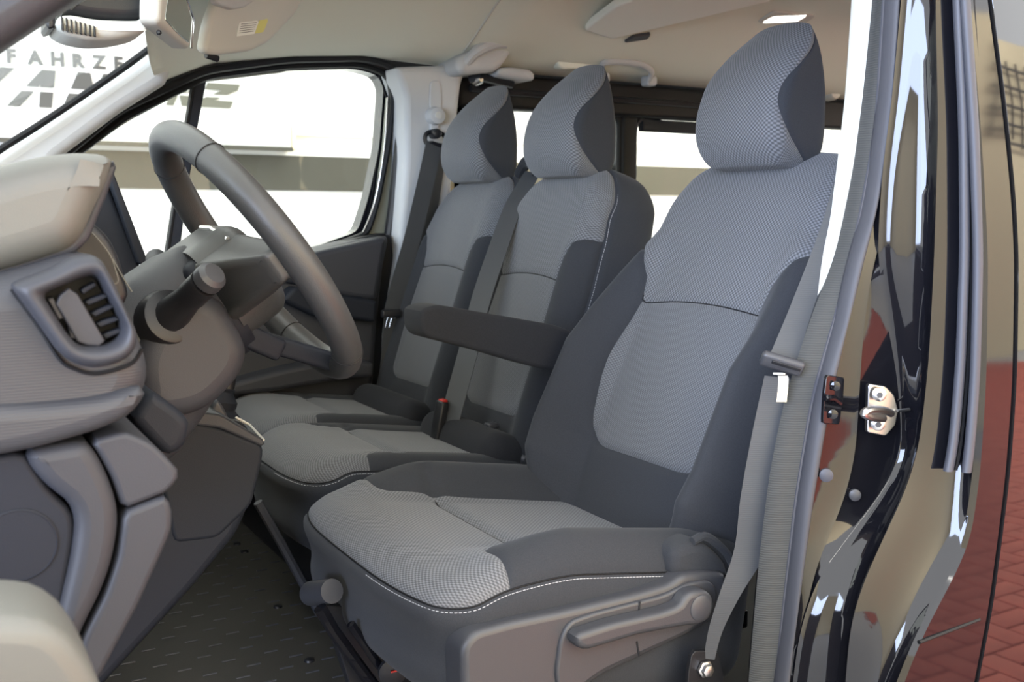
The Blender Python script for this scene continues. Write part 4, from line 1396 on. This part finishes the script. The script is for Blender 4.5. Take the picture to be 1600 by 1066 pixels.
# side body with the ribbed face
mk('side_body', *slab([(-260, 440), (0, 432), (60, 416), (118, 398), (150, 398), (166, 410), (186, 448), (207, 500), (230, 545), (239, 575), (238, 605), (222, 635), (205, 655), (150, 676), (60, 702), (0, 714), (-260, 740)], 0.115, 0.62, 0.010, 0.028), M['dash_ribbed'], da, 60)
mk('lower_lip', *slab([(-260, 640), (0, 632), (80, 628), (160, 618), (205, 606), (226, 606), (232, 618), (220, 638), (200, 657), (150, 678), (60, 704), (0, 716), (-260, 748)], 0.106, 0.60, 0.010, 0.014), M['dash_ribbed'], da)
# air vent
outer_v = [(18, 448), (36, 440), (80, 424), (118, 402), (146, 398), (160, 406), (178, 438), (203, 494), (216, 520), (216, 540), (204, 560), (178, 572), (146, 577), (118, 570), (96, 556), (60, 505)]
inner_v = [(68, 462), (80, 455), (120, 438), (146, 430), (156, 434), (168, 458), (190, 498), (194, 516), (188, 532), (168, 542), (138, 543), (122, 540), (104, 520)]
def ring(outer, inner, y0, y1, r=0.006):
    O = resample(round_poly(np.array(XZ(outer, y0)), 0.006), 0.004)
    I = resample(round_poly(np.array(XZ(inner, y0)), 0.005), 0.004)
    k = 90
    def rs(P):
        Q = resample(P, 0.001)
        c = Q.mean(0)
        a = np.unwrap(np.arctan2(Q[:, 1] - c[1], Q[:, 0] - c[0]))
        idx = np.linspace(0, len(Q), k, endpoint=False).astype(int)
        st = int(np.argmin(np.abs((np.arctan2(Q[:, 1] - c[1], Q[:, 0] - c[0]) - math.pi * 0.98))))
        return np.roll(Q, -st, 0)[idx]
    O, I = rs(O), rs(I)
    if area2(O) * area2(I) < 0: I = I[::-1]
    rows = [[(p[0], y1, p[1]) for p in O]]
    for j, t in enumerate(np.linspace(0, 1, 9)):
        h = math.sin(t * math.pi)
        q = O * (1 - t) + I * t
        rows.append([(p[0], y0 + 0.006 - 0.012 * h ** 0.6, p[1]) for p in q])
    rows.append([(p[0], y1, p[1]) for p in I])
    V = [v for rw in rows for v in rw]
    m = len(rows)
    F = [(i * k + j, i * k + (j + 1) % k, (i + 1) * k + (j + 1) % k, (i + 1) * k + j) for i in range(m - 1) for j in range(k)]
    F += [((m - 1) * k + j, (m - 1) * k + (j + 1) % k, (j + 1) % k, j) for j in range(k)]
    return V, F
vent = mk('vent_bezel', *ring(outer_v, inner_v, 0.084, 0.118), M['dash'], da, 50)
mk('vent_well', *slab(inner_v, 0.1115, 0.117, 0.004, 0.001, ref=0.084), M['rubber'], vent)
mk('vent_groove', *tube([(p[0], 0.113, p[1]) for p in catmull(np.array(XZ([(18, 452), (60, 510), (94, 562), (118, 577), (146, 584), (180, 578), (208, 566), (222, 545)], 0.113)), 5)], 0.0018, 6), M['rubber'], vent)
mk('vane', *slab([(84, 470), (108, 448), (120, 456), (168, 538), (158, 542), (124, 540)], 0.090, 0.096, 0.003, 0.002), M['dash'], vent)
for (a, b, c_, d) in ((126, 452, 150, 440), (132, 470, 168, 458), (142, 488, 178, 474), (150, 504, 186, 494), (160, 522, 192, 512)):
    mk('slat', *slab([(a, b), (c_, d), (c_ + 2, d + 6), (a + 3, b + 9)], 0.096, 0.110, 0.001, 0.001), M['dash_dark'], vent)
for (a, b, c_, d) in ((74, 466, 92, 500), (98, 476, 112, 534)):
    mk('vane', *slab([(a, b), (a + 7, b - 4), (c_ + 10, d), (c_, d)], 0.093, 0.110, 0.001, 0.001), M['dash'], vent)
# lower side covers
lp = mk('lower_side_panel', *slab([(-220, 720), (0, 712), (40, 706), (80, 770), (116, 800), (118, 840), (108, 900), (92, 1000), (80, 1100), (-220, 1100)], 0.128, 0.30, 0.012, 0.006), M['dash_dark'], da)
q = at(28, 853, y=0.1275)
mk('round_plug', *lathe([(0.002, 0.0305), (-0.0004, 0.0302), (-0.001, 0.0290), (-0.0002, 0.0285), (-0.0002, 0.001)], q, (0, 1, 0), 40), M['dash_dark'], lp)
mk('curved_strip', *slab([(30, 706), (134, 690), (150, 706), (172, 748), (186, 792), (187, 830), (178, 880), (160, 930), (124, 1000), (100, 1100), (60, 1100), (92, 960), (112, 880), (120, 820), (112, 790), (70, 760)], 0.118, 0.30, 0.016, 0.012), M['dash'], da)
mk('pocket_lid', *slab([(140, 690), (196, 674), (240, 694), (262, 716), (285, 741), (264, 770), (192, 798), (176, 750), (152, 706)], 0.124, 0.34, 0.006, 0.005), M['dash'], da)
mk('pocket_side', *slab([(193, 801), (262, 774), (271, 800), (270, 830), (248, 880), (216, 950), (150, 1072), (110, 1100), (128, 1000), (164, 930), (184, 870)], 0.122, 0.34, 0.006, 0.006), M['dash'], da)
mk('knee_panel', *slab([(205, 655), (236, 610), (280, 640), (300, 660), (290, 700), (262, 716), (240, 694)], 0.30, 0.62, 0.008, 0.01, ref=0.30), M['dash_dark'], da)

# ------------------------------------------------------------------ centre console and gear lever
cc_ = thing('centre_console', 'dark tapering centre console between steering column and floor mat', 'console', (0.3, 0.8, 0.1))
mk('side_panel', *slab([(180, 640), (250, 655), (300, 650), (345, 664), (414, 694), (412, 712), (400, 770), (372, 836), (300, 924), (210, 1022), (120, 1120), (60, 1120)], 0.64, 1.0, 0.012, 0.014), M['dash_dark'], cc_)
mk('upper_side', *slab([(200, 630), (270, 655), (340, 668), (413, 697), (410, 722), (394, 790), (340, 842), (272, 850), (240, 700)], 0.637, 1.0, 0.010, 0.006), M['dash_dark'], cc_)
mk('top_edge', *slab([(262, 652), (300, 642), (345, 648), (416, 690), (412, 700), (344, 670), (268, 660)], 0.636, 1.0, 0.003, 0.004), M['dash'], cc_)
sk = mk('socket_panel', *slab([(244, 662), (274, 662), (279, 690), (268, 696), (250, 684)], 0.622, 0.65, 0.004, 0.003), M['trim_dark'], cc_)
for i in range(3):
    mk('socket', *slab([(254 + 7 * i, 668), (259 + 7 * i, 667), (261 + 7 * i, 682), (256 + 7 * i, 681)], 0.620, 0.63, 0.001, 0.0008), M['visor'], sk)
ed = at(398, 672, y=0.72)
mk('bright_edge', *tube(A([(368, 652, .72), (390, 664, .71), (412, 688, .66)], .7), 0.002, 6), M['visor'], cc_)
gl = thing('gear_lever', 'black gear lever with pleated boot standing on the console top', 'gear lever', tuple(at(345, 665, y=0.85)))
mk('boot', *tube(catmull([at(*p, y=0.84) for p in ((335, 676), (336, 655), (339, 632), (345, 605))], 4), np.linspace(0.045, 0.022, 13) + 0.003 * np.sin(np.arange(13) * 1.6), 16), M['dash_dark'], gl)
mk('lever', *tube([at(352, 618, y=0.84), at(366, 560, y=0.84), at(374, 530, y=0.84)], [0.012, 0.010, 0.010], 12), M['black'], gl)
mk('side_tab', *slab([(328, 640), (340, 622), (352, 640), (362, 664), (336, 660)], 0.785, 0.80, 0.008, 0.006), M['trim_dark'], gl)
mk('collar', *slab([(300, 668), (330, 650), (380, 660), (392, 676), (340, 690)], 0.79, 0.92, 0.008, 0.006), M['black'], gl)

# ------------------------------------------------------------------ steering column and wheel
WC = np.array([0.362, 0.50, 0.700])
WN = unit((0.817, 0, 0.563))
WU = unit(np.cross(WN, (0, -1, 0)))
if WU[2] < 0: WU = -WU
WY = np.array([0, 1.0, 0])
co = thing('steering_column', 'dark plastic steering column cover with two stalks behind the steering wheel', 'steering column', tuple(WC - WN * 0.2))
rings = []
for dd, hw, hh, off in ((-0.050, 0.045, 0.045, 0.0), (-0.062, 0.060, 0.060, 0.0), (-0.10, 0.068, 0.074, -0.005), (-0.15, 0.074, 0.088, -0.018), (-0.22, 0.080, 0.098, -0.03), (-0.34, 0.085, 0.10, -0.03)):
    rg = []
    for k in range(36):
        a = 2 * math.pi * k / 36
        ca, sa = math.cos(a), math.sin(a)
        e = 0.62
        rg.append(WC + WN * dd + WY * hw * math.copysign(abs(ca) ** e, ca) + WU * (off + hh * math.copysign(abs(sa) ** e, sa)))
    rings.append(rg)
V = [v for rg in rings for v in rg]
F = [(i * 36 + k, i * 36 + (k + 1) % 36, (i + 1) * 36 + (k + 1) % 36, (i + 1) * 36 + k) for i in range(len(rings) - 1) for k in range(36)] + [tuple(range(36)), tuple((len(rings) - 1) * 36 + k for k in range(36))]
cv = mk('column_cover', V, F, M['dash'], co, 60)
mk('lower_shroud', *slab([(205, 560), (232, 500), (300, 450), (346, 468), (368, 505), (388, 548), (374, 588), (334, 630), (300, 648), (250, 656), (215, 640)], 0.407, 0.593, 0.02, 0.024, ref=0.425), M['dash'], co, 60)
s0, s1_ = at(262, 498, y=0.425), at(322, 440, y=0.365)
mk('stalk_socket', *lathe([(-0.03, 0.034), (0.0, 0.034), (0.010, 0.031), (0.012, 0.026)], s0, s1_ - s0 + np.array([0, -0.05, 0])), M['black'], co)
dv = s1_ - s0
stk = mk('indicator_stalk', *tube([s0 - dv * 0.1, s0 + dv * 0.25, s0 + dv * 0.55, s0 + dv * 0.62, s0 + dv * 0.95], [0.024, 0.019, 0.0155, 0.0165, 0.0165], 18), M['black'], co)
mk('stalk_end', *tube([s0 + dv * 0.97, s0 + dv * 1.02, s0 + dv * 1.16, s0 + dv * 1.22], [0.014, 0.017, 0.0165, 0.012], 18), M['trim_dark'], stk)
w0, w1 = at(250, 440, y=0.60), at(244, 404, y=0.68)
ws_ = mk('wiper_stalk', *tube([w0, (w0 + w1) / 2, w1], [0.013, 0.012, 0.014], 14), M['dash'], co)
mk('stalk_ring', *tube([w0 + (w1 - w0) * 0.55, w0 + (w1 - w0) * 0.62], 0.0148, 14), M['chrome'], ws_)

sw = thing('steering_wheel', 'leather-rimmed steering wheel seen edge-on in front of the driver seat', 'steering wheel', tuple(WC))
def wp(a, r, d=0.0): return WC + WN * d + (WY * math.cos(a) + WU * math.sin(a)) * r
RR = 0.173
n = 96
ringP = [wp(2 * math.pi * k / n, RR) for k in range(n)]
rim = mk('rim', *tube(ringP, 0.0185, 18, True, hint=(0, 0, 1)), M['wheel'], sw, 180)
for a in (R(52), R(128), R(232), R(308)):
    u_ = [wp(a, RR) + 0.0187 * (unit(wp(a, RR) - WC) * math.cos(t) + WN * math.sin(t)) for t in np.linspace(0, 2 * math.pi, 24, endpoint=False)]
    mk('rim_seam', *tube(u_, 0.0009, 5, True), M['rubber'], rim)
def wmap(u, v, d): return WC + WY * u + WU * v + WN * d
pad = resample(round_poly([(-0.080, 0.040), (-0.06, 0.060), (0.06, 0.060), (0.080, 0.040), (0.078, -0.035), (0.05, -0.066), (-0.05, -0.066), (-0.078, -0.035)], 0.025), 0.006)
mk('airbag_cover', *plate(pad, wmap, -0.006, -0.075, 0.022, seg=6), M['wheel'], sw, 60)
mk('badge', *plate(resample(round_poly([(-0.018, 0), (0, 0.022), (0.018, 0), (0, -0.022)], 0.004), 0.003), wmap, -0.004, -0.010, 0.0015), M['chrome'], sw)
mk('trim_gap', *tube([wmap(-0.072, 0.048, -0.03), wmap(-0.02, 0.062, -0.028), wmap(0.03, 0.062, -0.028)], 0.003, 6), M['steel'], sw)
for s in (-1, 1):
    def smap(u, v, d, s=s):
        k = min(1.0, max(0.0, (abs(u) - 0.07) / 0.10))
        return WC + WY * u + WU * (v * (1 - 0.35 * k) + 0.008) + WN * (d * (1 - 0.62 * k) + 0.004)
    P = [(s * 0.05, 0.040), (s * 0.12, 0.036), (s * 0.170, 0.030), (s * 0.170, -0.026), (s * 0.12, -0.036), (s * 0.05, -0.046)]
    sp_ = mk('spoke', *plate(resample(round_poly(P, 0.006), 0.006), smap, -0.014, -0.088, 0.012, seg=4, both=True), M['wheel'], sw, 60)
    P = [(s * 0.09, 0.024), (s * 0.135, 0.020), (s * 0.135, -0.012), (s * 0.09, -0.018)]
    mk('button_pad', *plate(resample(round_poly(P, 0.006), 0.004), wmap, -0.004, -0.014, 0.002), M['black'], sp_)
def bar(p, q, wy, th):
    z = unit(q - p)
    return box((p + q) / 2, (wy, th, np.linalg.norm(q - p) / 2), np.column_stack([WY, np.cross(z, WY), z]), 0.006)
hb_, rb_ = WC - WU * 0.060 - WN * 0.078, WC - WU * 0.160 - WN * 0.006
for s in (-1, 1):
    mk('lower_spoke', *bar(hb_ + WY * 0.030 * s, rb_ + WY * 0.034 * s, 0.013, 0.012), M['dash_dark'], sw, 60)
mk('lower_cover', *bar(WC - WU * 0.030 - WN * 0.092, WC - WU * 0.105 - WN * 0.052, 0.052, 0.014), M['dash_dark'], sw, 60)
mk('rear_cover', *plate(resample(round_poly([(-0.075, 0.05), (0.075, 0.05), (0.07, -0.05), (0.04, -0.085), (-0.04, -0.085), (-0.07, -0.05)], 0.02), 0.006), wmap, -0.095, -0.070, 0.012, seg=4), M['dash_dark'], sw, 60)

# ------------------------------------------------------------------ driver's door, swung open beside the camera
dd_ = thing('driver_door', 'open driver door, its blurred armrest top at the lower left corner', 'door', (-0.05, -0.1, -0.2))
prof = [(-60, 905), (0, 905), (50, 910), (84, 930), (110, 965), (135, 1015), (152, 1066), (168, 1130), (180, 1250), (-120, 1250)]
P = resample(round_poly(np.array(XZ(prof, -0.13)), 0.008), 0.008)
mk('armrest', *plate(P, lambda u, v, d: (u, d, v), -0.20, -0.12, 0.012, both=True), M['dash_top'], dd_, 60)
mk('door_panel', *box((-0.075, -0.55, 0.08), (0.05, 0.50, 0.42), r=0.03), M['dash'], dd_)
mk('outer_skin', *box((-0.14, -0.55, 0.08), (0.015, 0.52, 0.45), r=0.012), M['gloss'], dd_)

# ------------------------------------------------------------------ driver-side middle pillar, seals, outer skin
class Colm:
    """an edge line running down the pillar, measured in the photo at a known distance from the skin"""
    def __init__(s, pts, y):
        W = np.array([at(p[0], p[1], y=y) for p in pts])
        o = np.argsort(W[:, 2])
        s.z, s.x, s.y = W[o, 2], W[o, 0], y
    def __call__(s, z):
        if z > s.z[-1]: return s.x[-1] + (z - s.z[-1]) * (s.x[-1] - s.x[-2]) / (s.z[-1] - s.z[-2]) * 0.6
        if z < s.z[0]: return s.x[0] + (z - s.z[0]) * (s.x[1] - s.x[0]) / (s.z[1] - s.z[0]) * 0.8
        # smooth interpolation
        return float(np.interp(z, s.z, s.x))
def smooth_col(c, zs):
    x = np.array([c(z) for z in zs])
    for _ in range(6): x[1:-1] = (x[:-2] + 2 * x[1:-1] + x[2:]) / 4
    return x
Z = np.linspace(-0.25, 1.22, 120)
K0 = Colm([(1336, 0), (1326, 150), (1304, 330), (1270, 450), (1236, 612)], 0.20)
K1 = Colm([(1362, 0), (1350, 150), (1338, 250), (1318, 350), (1288, 460), (1250, 608), (1225, 740)], 0.165)
SL = Colm([(1366, 0), (1350, 160), (1335, 270), (1308, 400), (1268, 500), (1228, 625), (1205, 740), (1188, 880), (1172, 1066)], 0.155)
K2 = Colm([(1384, 0), (1372, 200), (1345, 350), (1318, 460), (1272, 620), (1246, 780), (1228, 940), (1215, 1066)], 0.135)
K3 = Colm([(1409, 0), (1398, 150), (1374, 330), (1350, 400), (1325, 520), (1300, 640), (1274, 790), (1255, 920), (1234, 1066)], 0.112)
L1 = Colm([(1416, 0), (1404, 150), (1384, 330), (1358, 420), (1344, 520), (1338, 620), (1332, 715), (1312, 790), (1272, 880), (1244, 1000), (1236, 1066)], 0.118)
L2 = Colm([(1426, 0), (1412, 150), (1396, 270), (1388, 400), (1404, 500), (1415, 600), (1418, 710), (1400, 755), (1372, 800), (1332, 850), (1292, 910), (1266, 990), (1256, 1066)], 0.100)
L3 = Colm([(1458, 0), (1462, 200), (1456, 400), (1448, 560), (1434, 690), (1414, 760), (1376, 840), (1346, 905), (1326, 970), (1318, 1066)], 0.060)
L4 = Colm([(1533, 0), (1541, 200), (1545, 400), (1537, 600), (1526, 740), (1510, 850), (1476, 920), (1440, 985), (1408, 1066)], 0.0)
L5 = Colm([(1568, 0), (1581, 150), (1590, 300), (1592, 400), (1584, 600), (1572, 740), (1558, 850), (1545, 950), (1524, 1066)], 0.0)
def skin_y(z): return 0.035 * ((z - 0.35) / 0.85) ** 2
def loft(cols, zs=Z):
    """cols = list of (array x(z), array y(z)); closed cross-section swept up the pillar"""
    n, m = len(cols), len(zs)
    V = [(c[0][i], c[1][i], zs[i]) for i in range(m) for c in cols]
    F = [(i * n + k, i * n + (k + 1) % n, (i + 1) * n + (k + 1) % n, (i + 1) * n + k) for i in range(m - 1) for k in range(n)]
    F += [tuple(range(n - 1, -1, -1)), tuple((m - 1) * n + k for k in range(n))]
    return V, F
one = np.ones(len(Z))
X = {k: smooth_col(v, Z) for k, v in dict(K0=K0, K1=K1, SL=SL, K2=K2, K3=K3, L1=L1, L2=L2, L3=L3, L4=L4, L5=L5).items()}
SY = np.array([skin_y(z) for z in Z])
def mix(a, b, t): return a * (1 - t) + b * t
cols = [(X['SL'] + 0.01, 0.165 * one), (X['K3'] + 0.004, 0.128 * one), (X['L1'] - 0.001, 0.119 * one), (X['L1'] + 0.003, 0.116 * one), (X['L1'] + 0.008, 0.122 * one),
        (X['L2'] - 0.006, 0.112 * one), (X['L2'], 0.108 * one), (X['L2'] + 0.003, 0.103 * one)]
for t in np.linspace(0.12, 0.88, 6):
    cols.append((mix(X['L2'], X['L3'], t) + 0.018 * math.sin(math.pi * t), mix(0.103, 0.058, t) * one))
cols += [(X['L3'] - 0.003, 0.056 * one), (X['L3'] - 0.006, 0.052 * one)]
for t in np.linspace(0.08, 0.92, 9):
    cols.append((mix(X['L3'] - 0.004, X['L4'], t) + 0.020 * math.sin(math.pi * t), mix(0.050, 0.004, t) * one + SY * t))
# rounded outer corner then the skin, then the return inside the sliding-door gap
for a in np.linspace(0, math.pi / 2, 5):
    cols.append((X['L4'] + 0.006 * math.sin(a) + 0.0, 0.006 * (1 - math.sin(a)) + SY * 1.0 - 0.001))
cols += [(X['L5'] - 0.004, SY - 0.0025), (X['L5'] - 0.001, SY), (X['L5'], SY + 0.005), (X['L5'], SY + 0.04), (1.19 * one + 0.0 * X['L5'], 0.10 * one), (1.17 * one, 0.19 * one), (X['SL'] + 0.03, 0.19 * one)]
bpil = struct(mk('wall_left', *loft(cols), M['gloss'], None, 30))
# light trim edge, ribbed seal, grey bulb seal
iz = Z > 0.505
Zc = Z[iz]
def sub(k): return X[k][iz]
o1 = np.ones(len(Zc))
struct(mk('trim_18', *loft([(sub('K0'), 0.200 * o1), (sub('K1') - 0.002, 0.162 * o1), (sub('K1') + 0.004, 0.170 * o1), (sub('K0') + 0.01, 0.215 * o1)], Zc), M['cream'], None, 30))
struct(mk('trim_19', *loft([(X['SL'] + 0.012, 0.166 * one), (X['SL'], 0.158 * one), (X['SL'] + 0.002, 0.152 * one), (mix(X['SL'], X['K2'], 0.5) - 0.003, 0.143 * one), (X['K2'] - 0.002, 0.136 * one), (X['K2'], 0.133 * one), (X['K2'] + 0.01, 0.140 * one)]), M['seal'], None, 60))
tc_ = [((mix(X['K2'], X['K3'], 0.5)) + (0.5 * np.abs(X['K3'] - X['K2']) + 0.004) * math.cos(a) * 0.9, 0.127 + 0.013 * math.sin(a) * one - 0.0 * one) for a in np.linspace(0, 2 * math.pi, 12, endpoint=False)]
struct(mk('trim_20', *loft(tc_), M['seal_tube'], None, 180))
mk('seal_lip', *tube([(x, 0.1365, z) for x, z in zip(X['K2'] - 0.002, Z)], 0.0022, 6), M['strip'], bpil)
# twin rubber strips down the outer half of the pillar
iz2 = (Z > at(1505, 738, y=0.015)[2])
Z2 = Z[iz2]
for nm, t, w_ in (('trim_21', 0.42, 0.0065), ('trim_22', 0.74, 0.0065)):
    xm = mix(X['L3'], X['L4'], t)[iz2] + 0.016
    ym = (mix(0.05, 0.004, t) + SY[iz2] * t) - 0.004
    c_ = [(xm - 0.012 + w_ * math.cos(a), ym + 0.006 * math.sin(a) - 0.004) for a in np.linspace(0, 2 * math.pi, 10, endpoint=False)]
    struct(mk(nm, *loft(c_, Z2), M['strip'], None, 60))
    mk('strip_groove', *tube([(a - 0.012 + w_ + 0.004, b - 0.006, c) for a, b, c in zip(xm, ym, Z2)], 0.003, 6), M['rubber'], bpil)
# sliding door skin behind the gap
xs_ = X['L5'] + 0.007
cols = [(xs_, SY + 0.03), (xs_, SY + 0.004), (xs_ + 0.002, SY)] + [(mix(xs_, 2.45 * one, t), SY - 0.004 * math.sin(math.pi * t)) for t in np.linspace(0.03, 1, 8)] + [(2.45 * one, SY + 0.03)]
iz3 = Z < 0.66
struct(mk('door_2', *loft([(a[iz3], b[iz3]) for a, b in cols], Z[iz3]), M['side_paint'], None, 30))
iz4 = Z > 0.65
up_ = [(a[iz4], b[iz4]) for a, b in cols[:4]]
up_ += [(mix(xs_, 1.42 * one, 1.0)[iz4], (SY - 0.0)[iz4]), (1.42 * np.ones(iz4.sum()), (SY + 0.03)[iz4])]
struct(mk('door_3', *loft(up_, Z[iz4]), M['side_paint'], None, 30))
struct(mk('window_6', *box((2.43, 0.03, 0.90), (1.0, 0.003, 0.26)), M['glass'], None, 0))
struct(mk('trim_24', *box((2.3, 0.06, 1.19), (1.1, 0.04, 0.05), r=0.02), M['gloss'], None))
struct(mk('trim_23', *box((2.3, 0.1, 0.2), (1.1, 0.03, 0.44)), M['dash_dark'], None, 0))
# sill shut line
ga, gb = at(1436, 1004, y=-0.001), at(1530, 968, y=-0.001)
mk('shut_line', *tube([ga, gb], 0.0024, 6), M['rubber'], bpil)

# door striker and check bracket
st = thing('door_striker', 'bright steel door striker bolted to the black pillar face', 'striker', tuple(at(1376, 640, y=0.10)))
def facept(px, py, y): return at(px, py, y=y)
sp3 = [at(*p, y=y) for p, y in (((1357, 600), .106), ((1385, 604), .098), ((1398, 618), .094), ((1404, 642), .092), ((1400, 664), .093), ((1384, 682), .098), ((1355, 676), .106))]
pn = mk('base_plate', *plate3(sp3, 0.006, 0.003, 0.0015, h=0.003, hint=(-1, -1, 0)), M['steel'], st)
for p in ((1374, 617), (1372, 663)):
    c = at(*p, y=0.094)
    bo = mk('bolt', *lathe([(-0.004, 0.0085), (0.001, 0.0085), (0.0025, 0.006)], c, (-0.62, -0.78, 0), 20), M['steel'], pn)
    mk('bolt_socket', *lathe([(0.002, 0.004), (0.0028, 0.004)], c, (-0.62, -0.78, 0), 6), M['trim_dark'], bo)
mk('hook', *tube(catmull([at(*p, y=y) for p, y in (((1392, 646), 0.088), ((1378, 641), 0.080), ((1360, 641), 0.074), ((1350, 646), 0.073), ((1362, 652), 0.076), ((1380, 654), 0.084))], 6), 0.0052, 10), M['steel'], st)
mk('pin', *tube([at(1402, 642, y=0.09), at(1421, 640, y=0.088)], 0.0018, 8), M['steel'], st)
br = thing('check_bracket', 'small black bracket with two bolts behind the grey door seal', 'bracket', tuple(at(1300, 625, y=0.12)))
mk('plate', *plate3([at(*p, y=0.112) for p in ((1292, 586), (1320, 590), (1318, 622), (1312, 664), (1286, 662), (1288, 620))], 0.004, 0.003, 0.001, h=0.004, hint=(-1, -1, 0)), M['gloss'], br)
for p in ((1305, 603), (1301, 647)):
    mk('bolt', *lathe([(0, 0.006), (0.003, 0.006), (0.004, 0.003)], at(*p, y=0.110), (-0.62, -0.78, 0), 16), M['gloss'], br)
mk('arm', *tube(A([(1288, 622), (1302, 622), (1313, 630)], 0.104), 0.004, 8), M['gloss'], br)
for p, r_ in (((1291, 743), 0.0085), ((1336, 774), 0.0075)):
    g = thing('body_plug', 'oval grey plug in the pillar below the check bracket' if r_ > 0.008 else 'small dark round plug low on the pillar, right of the paint ridge', 'plug', tuple(at(*p, y=0.11)))
    mk('cap', *lathe([(-0.004, r_), (0.001, r_), (0.0025, r_ * 0.6)], at(*p, y=0.113), (-0.6, -0.8, 0), 20), M['strip'] if r_ > 0.008 else M['trim_dark'], g)
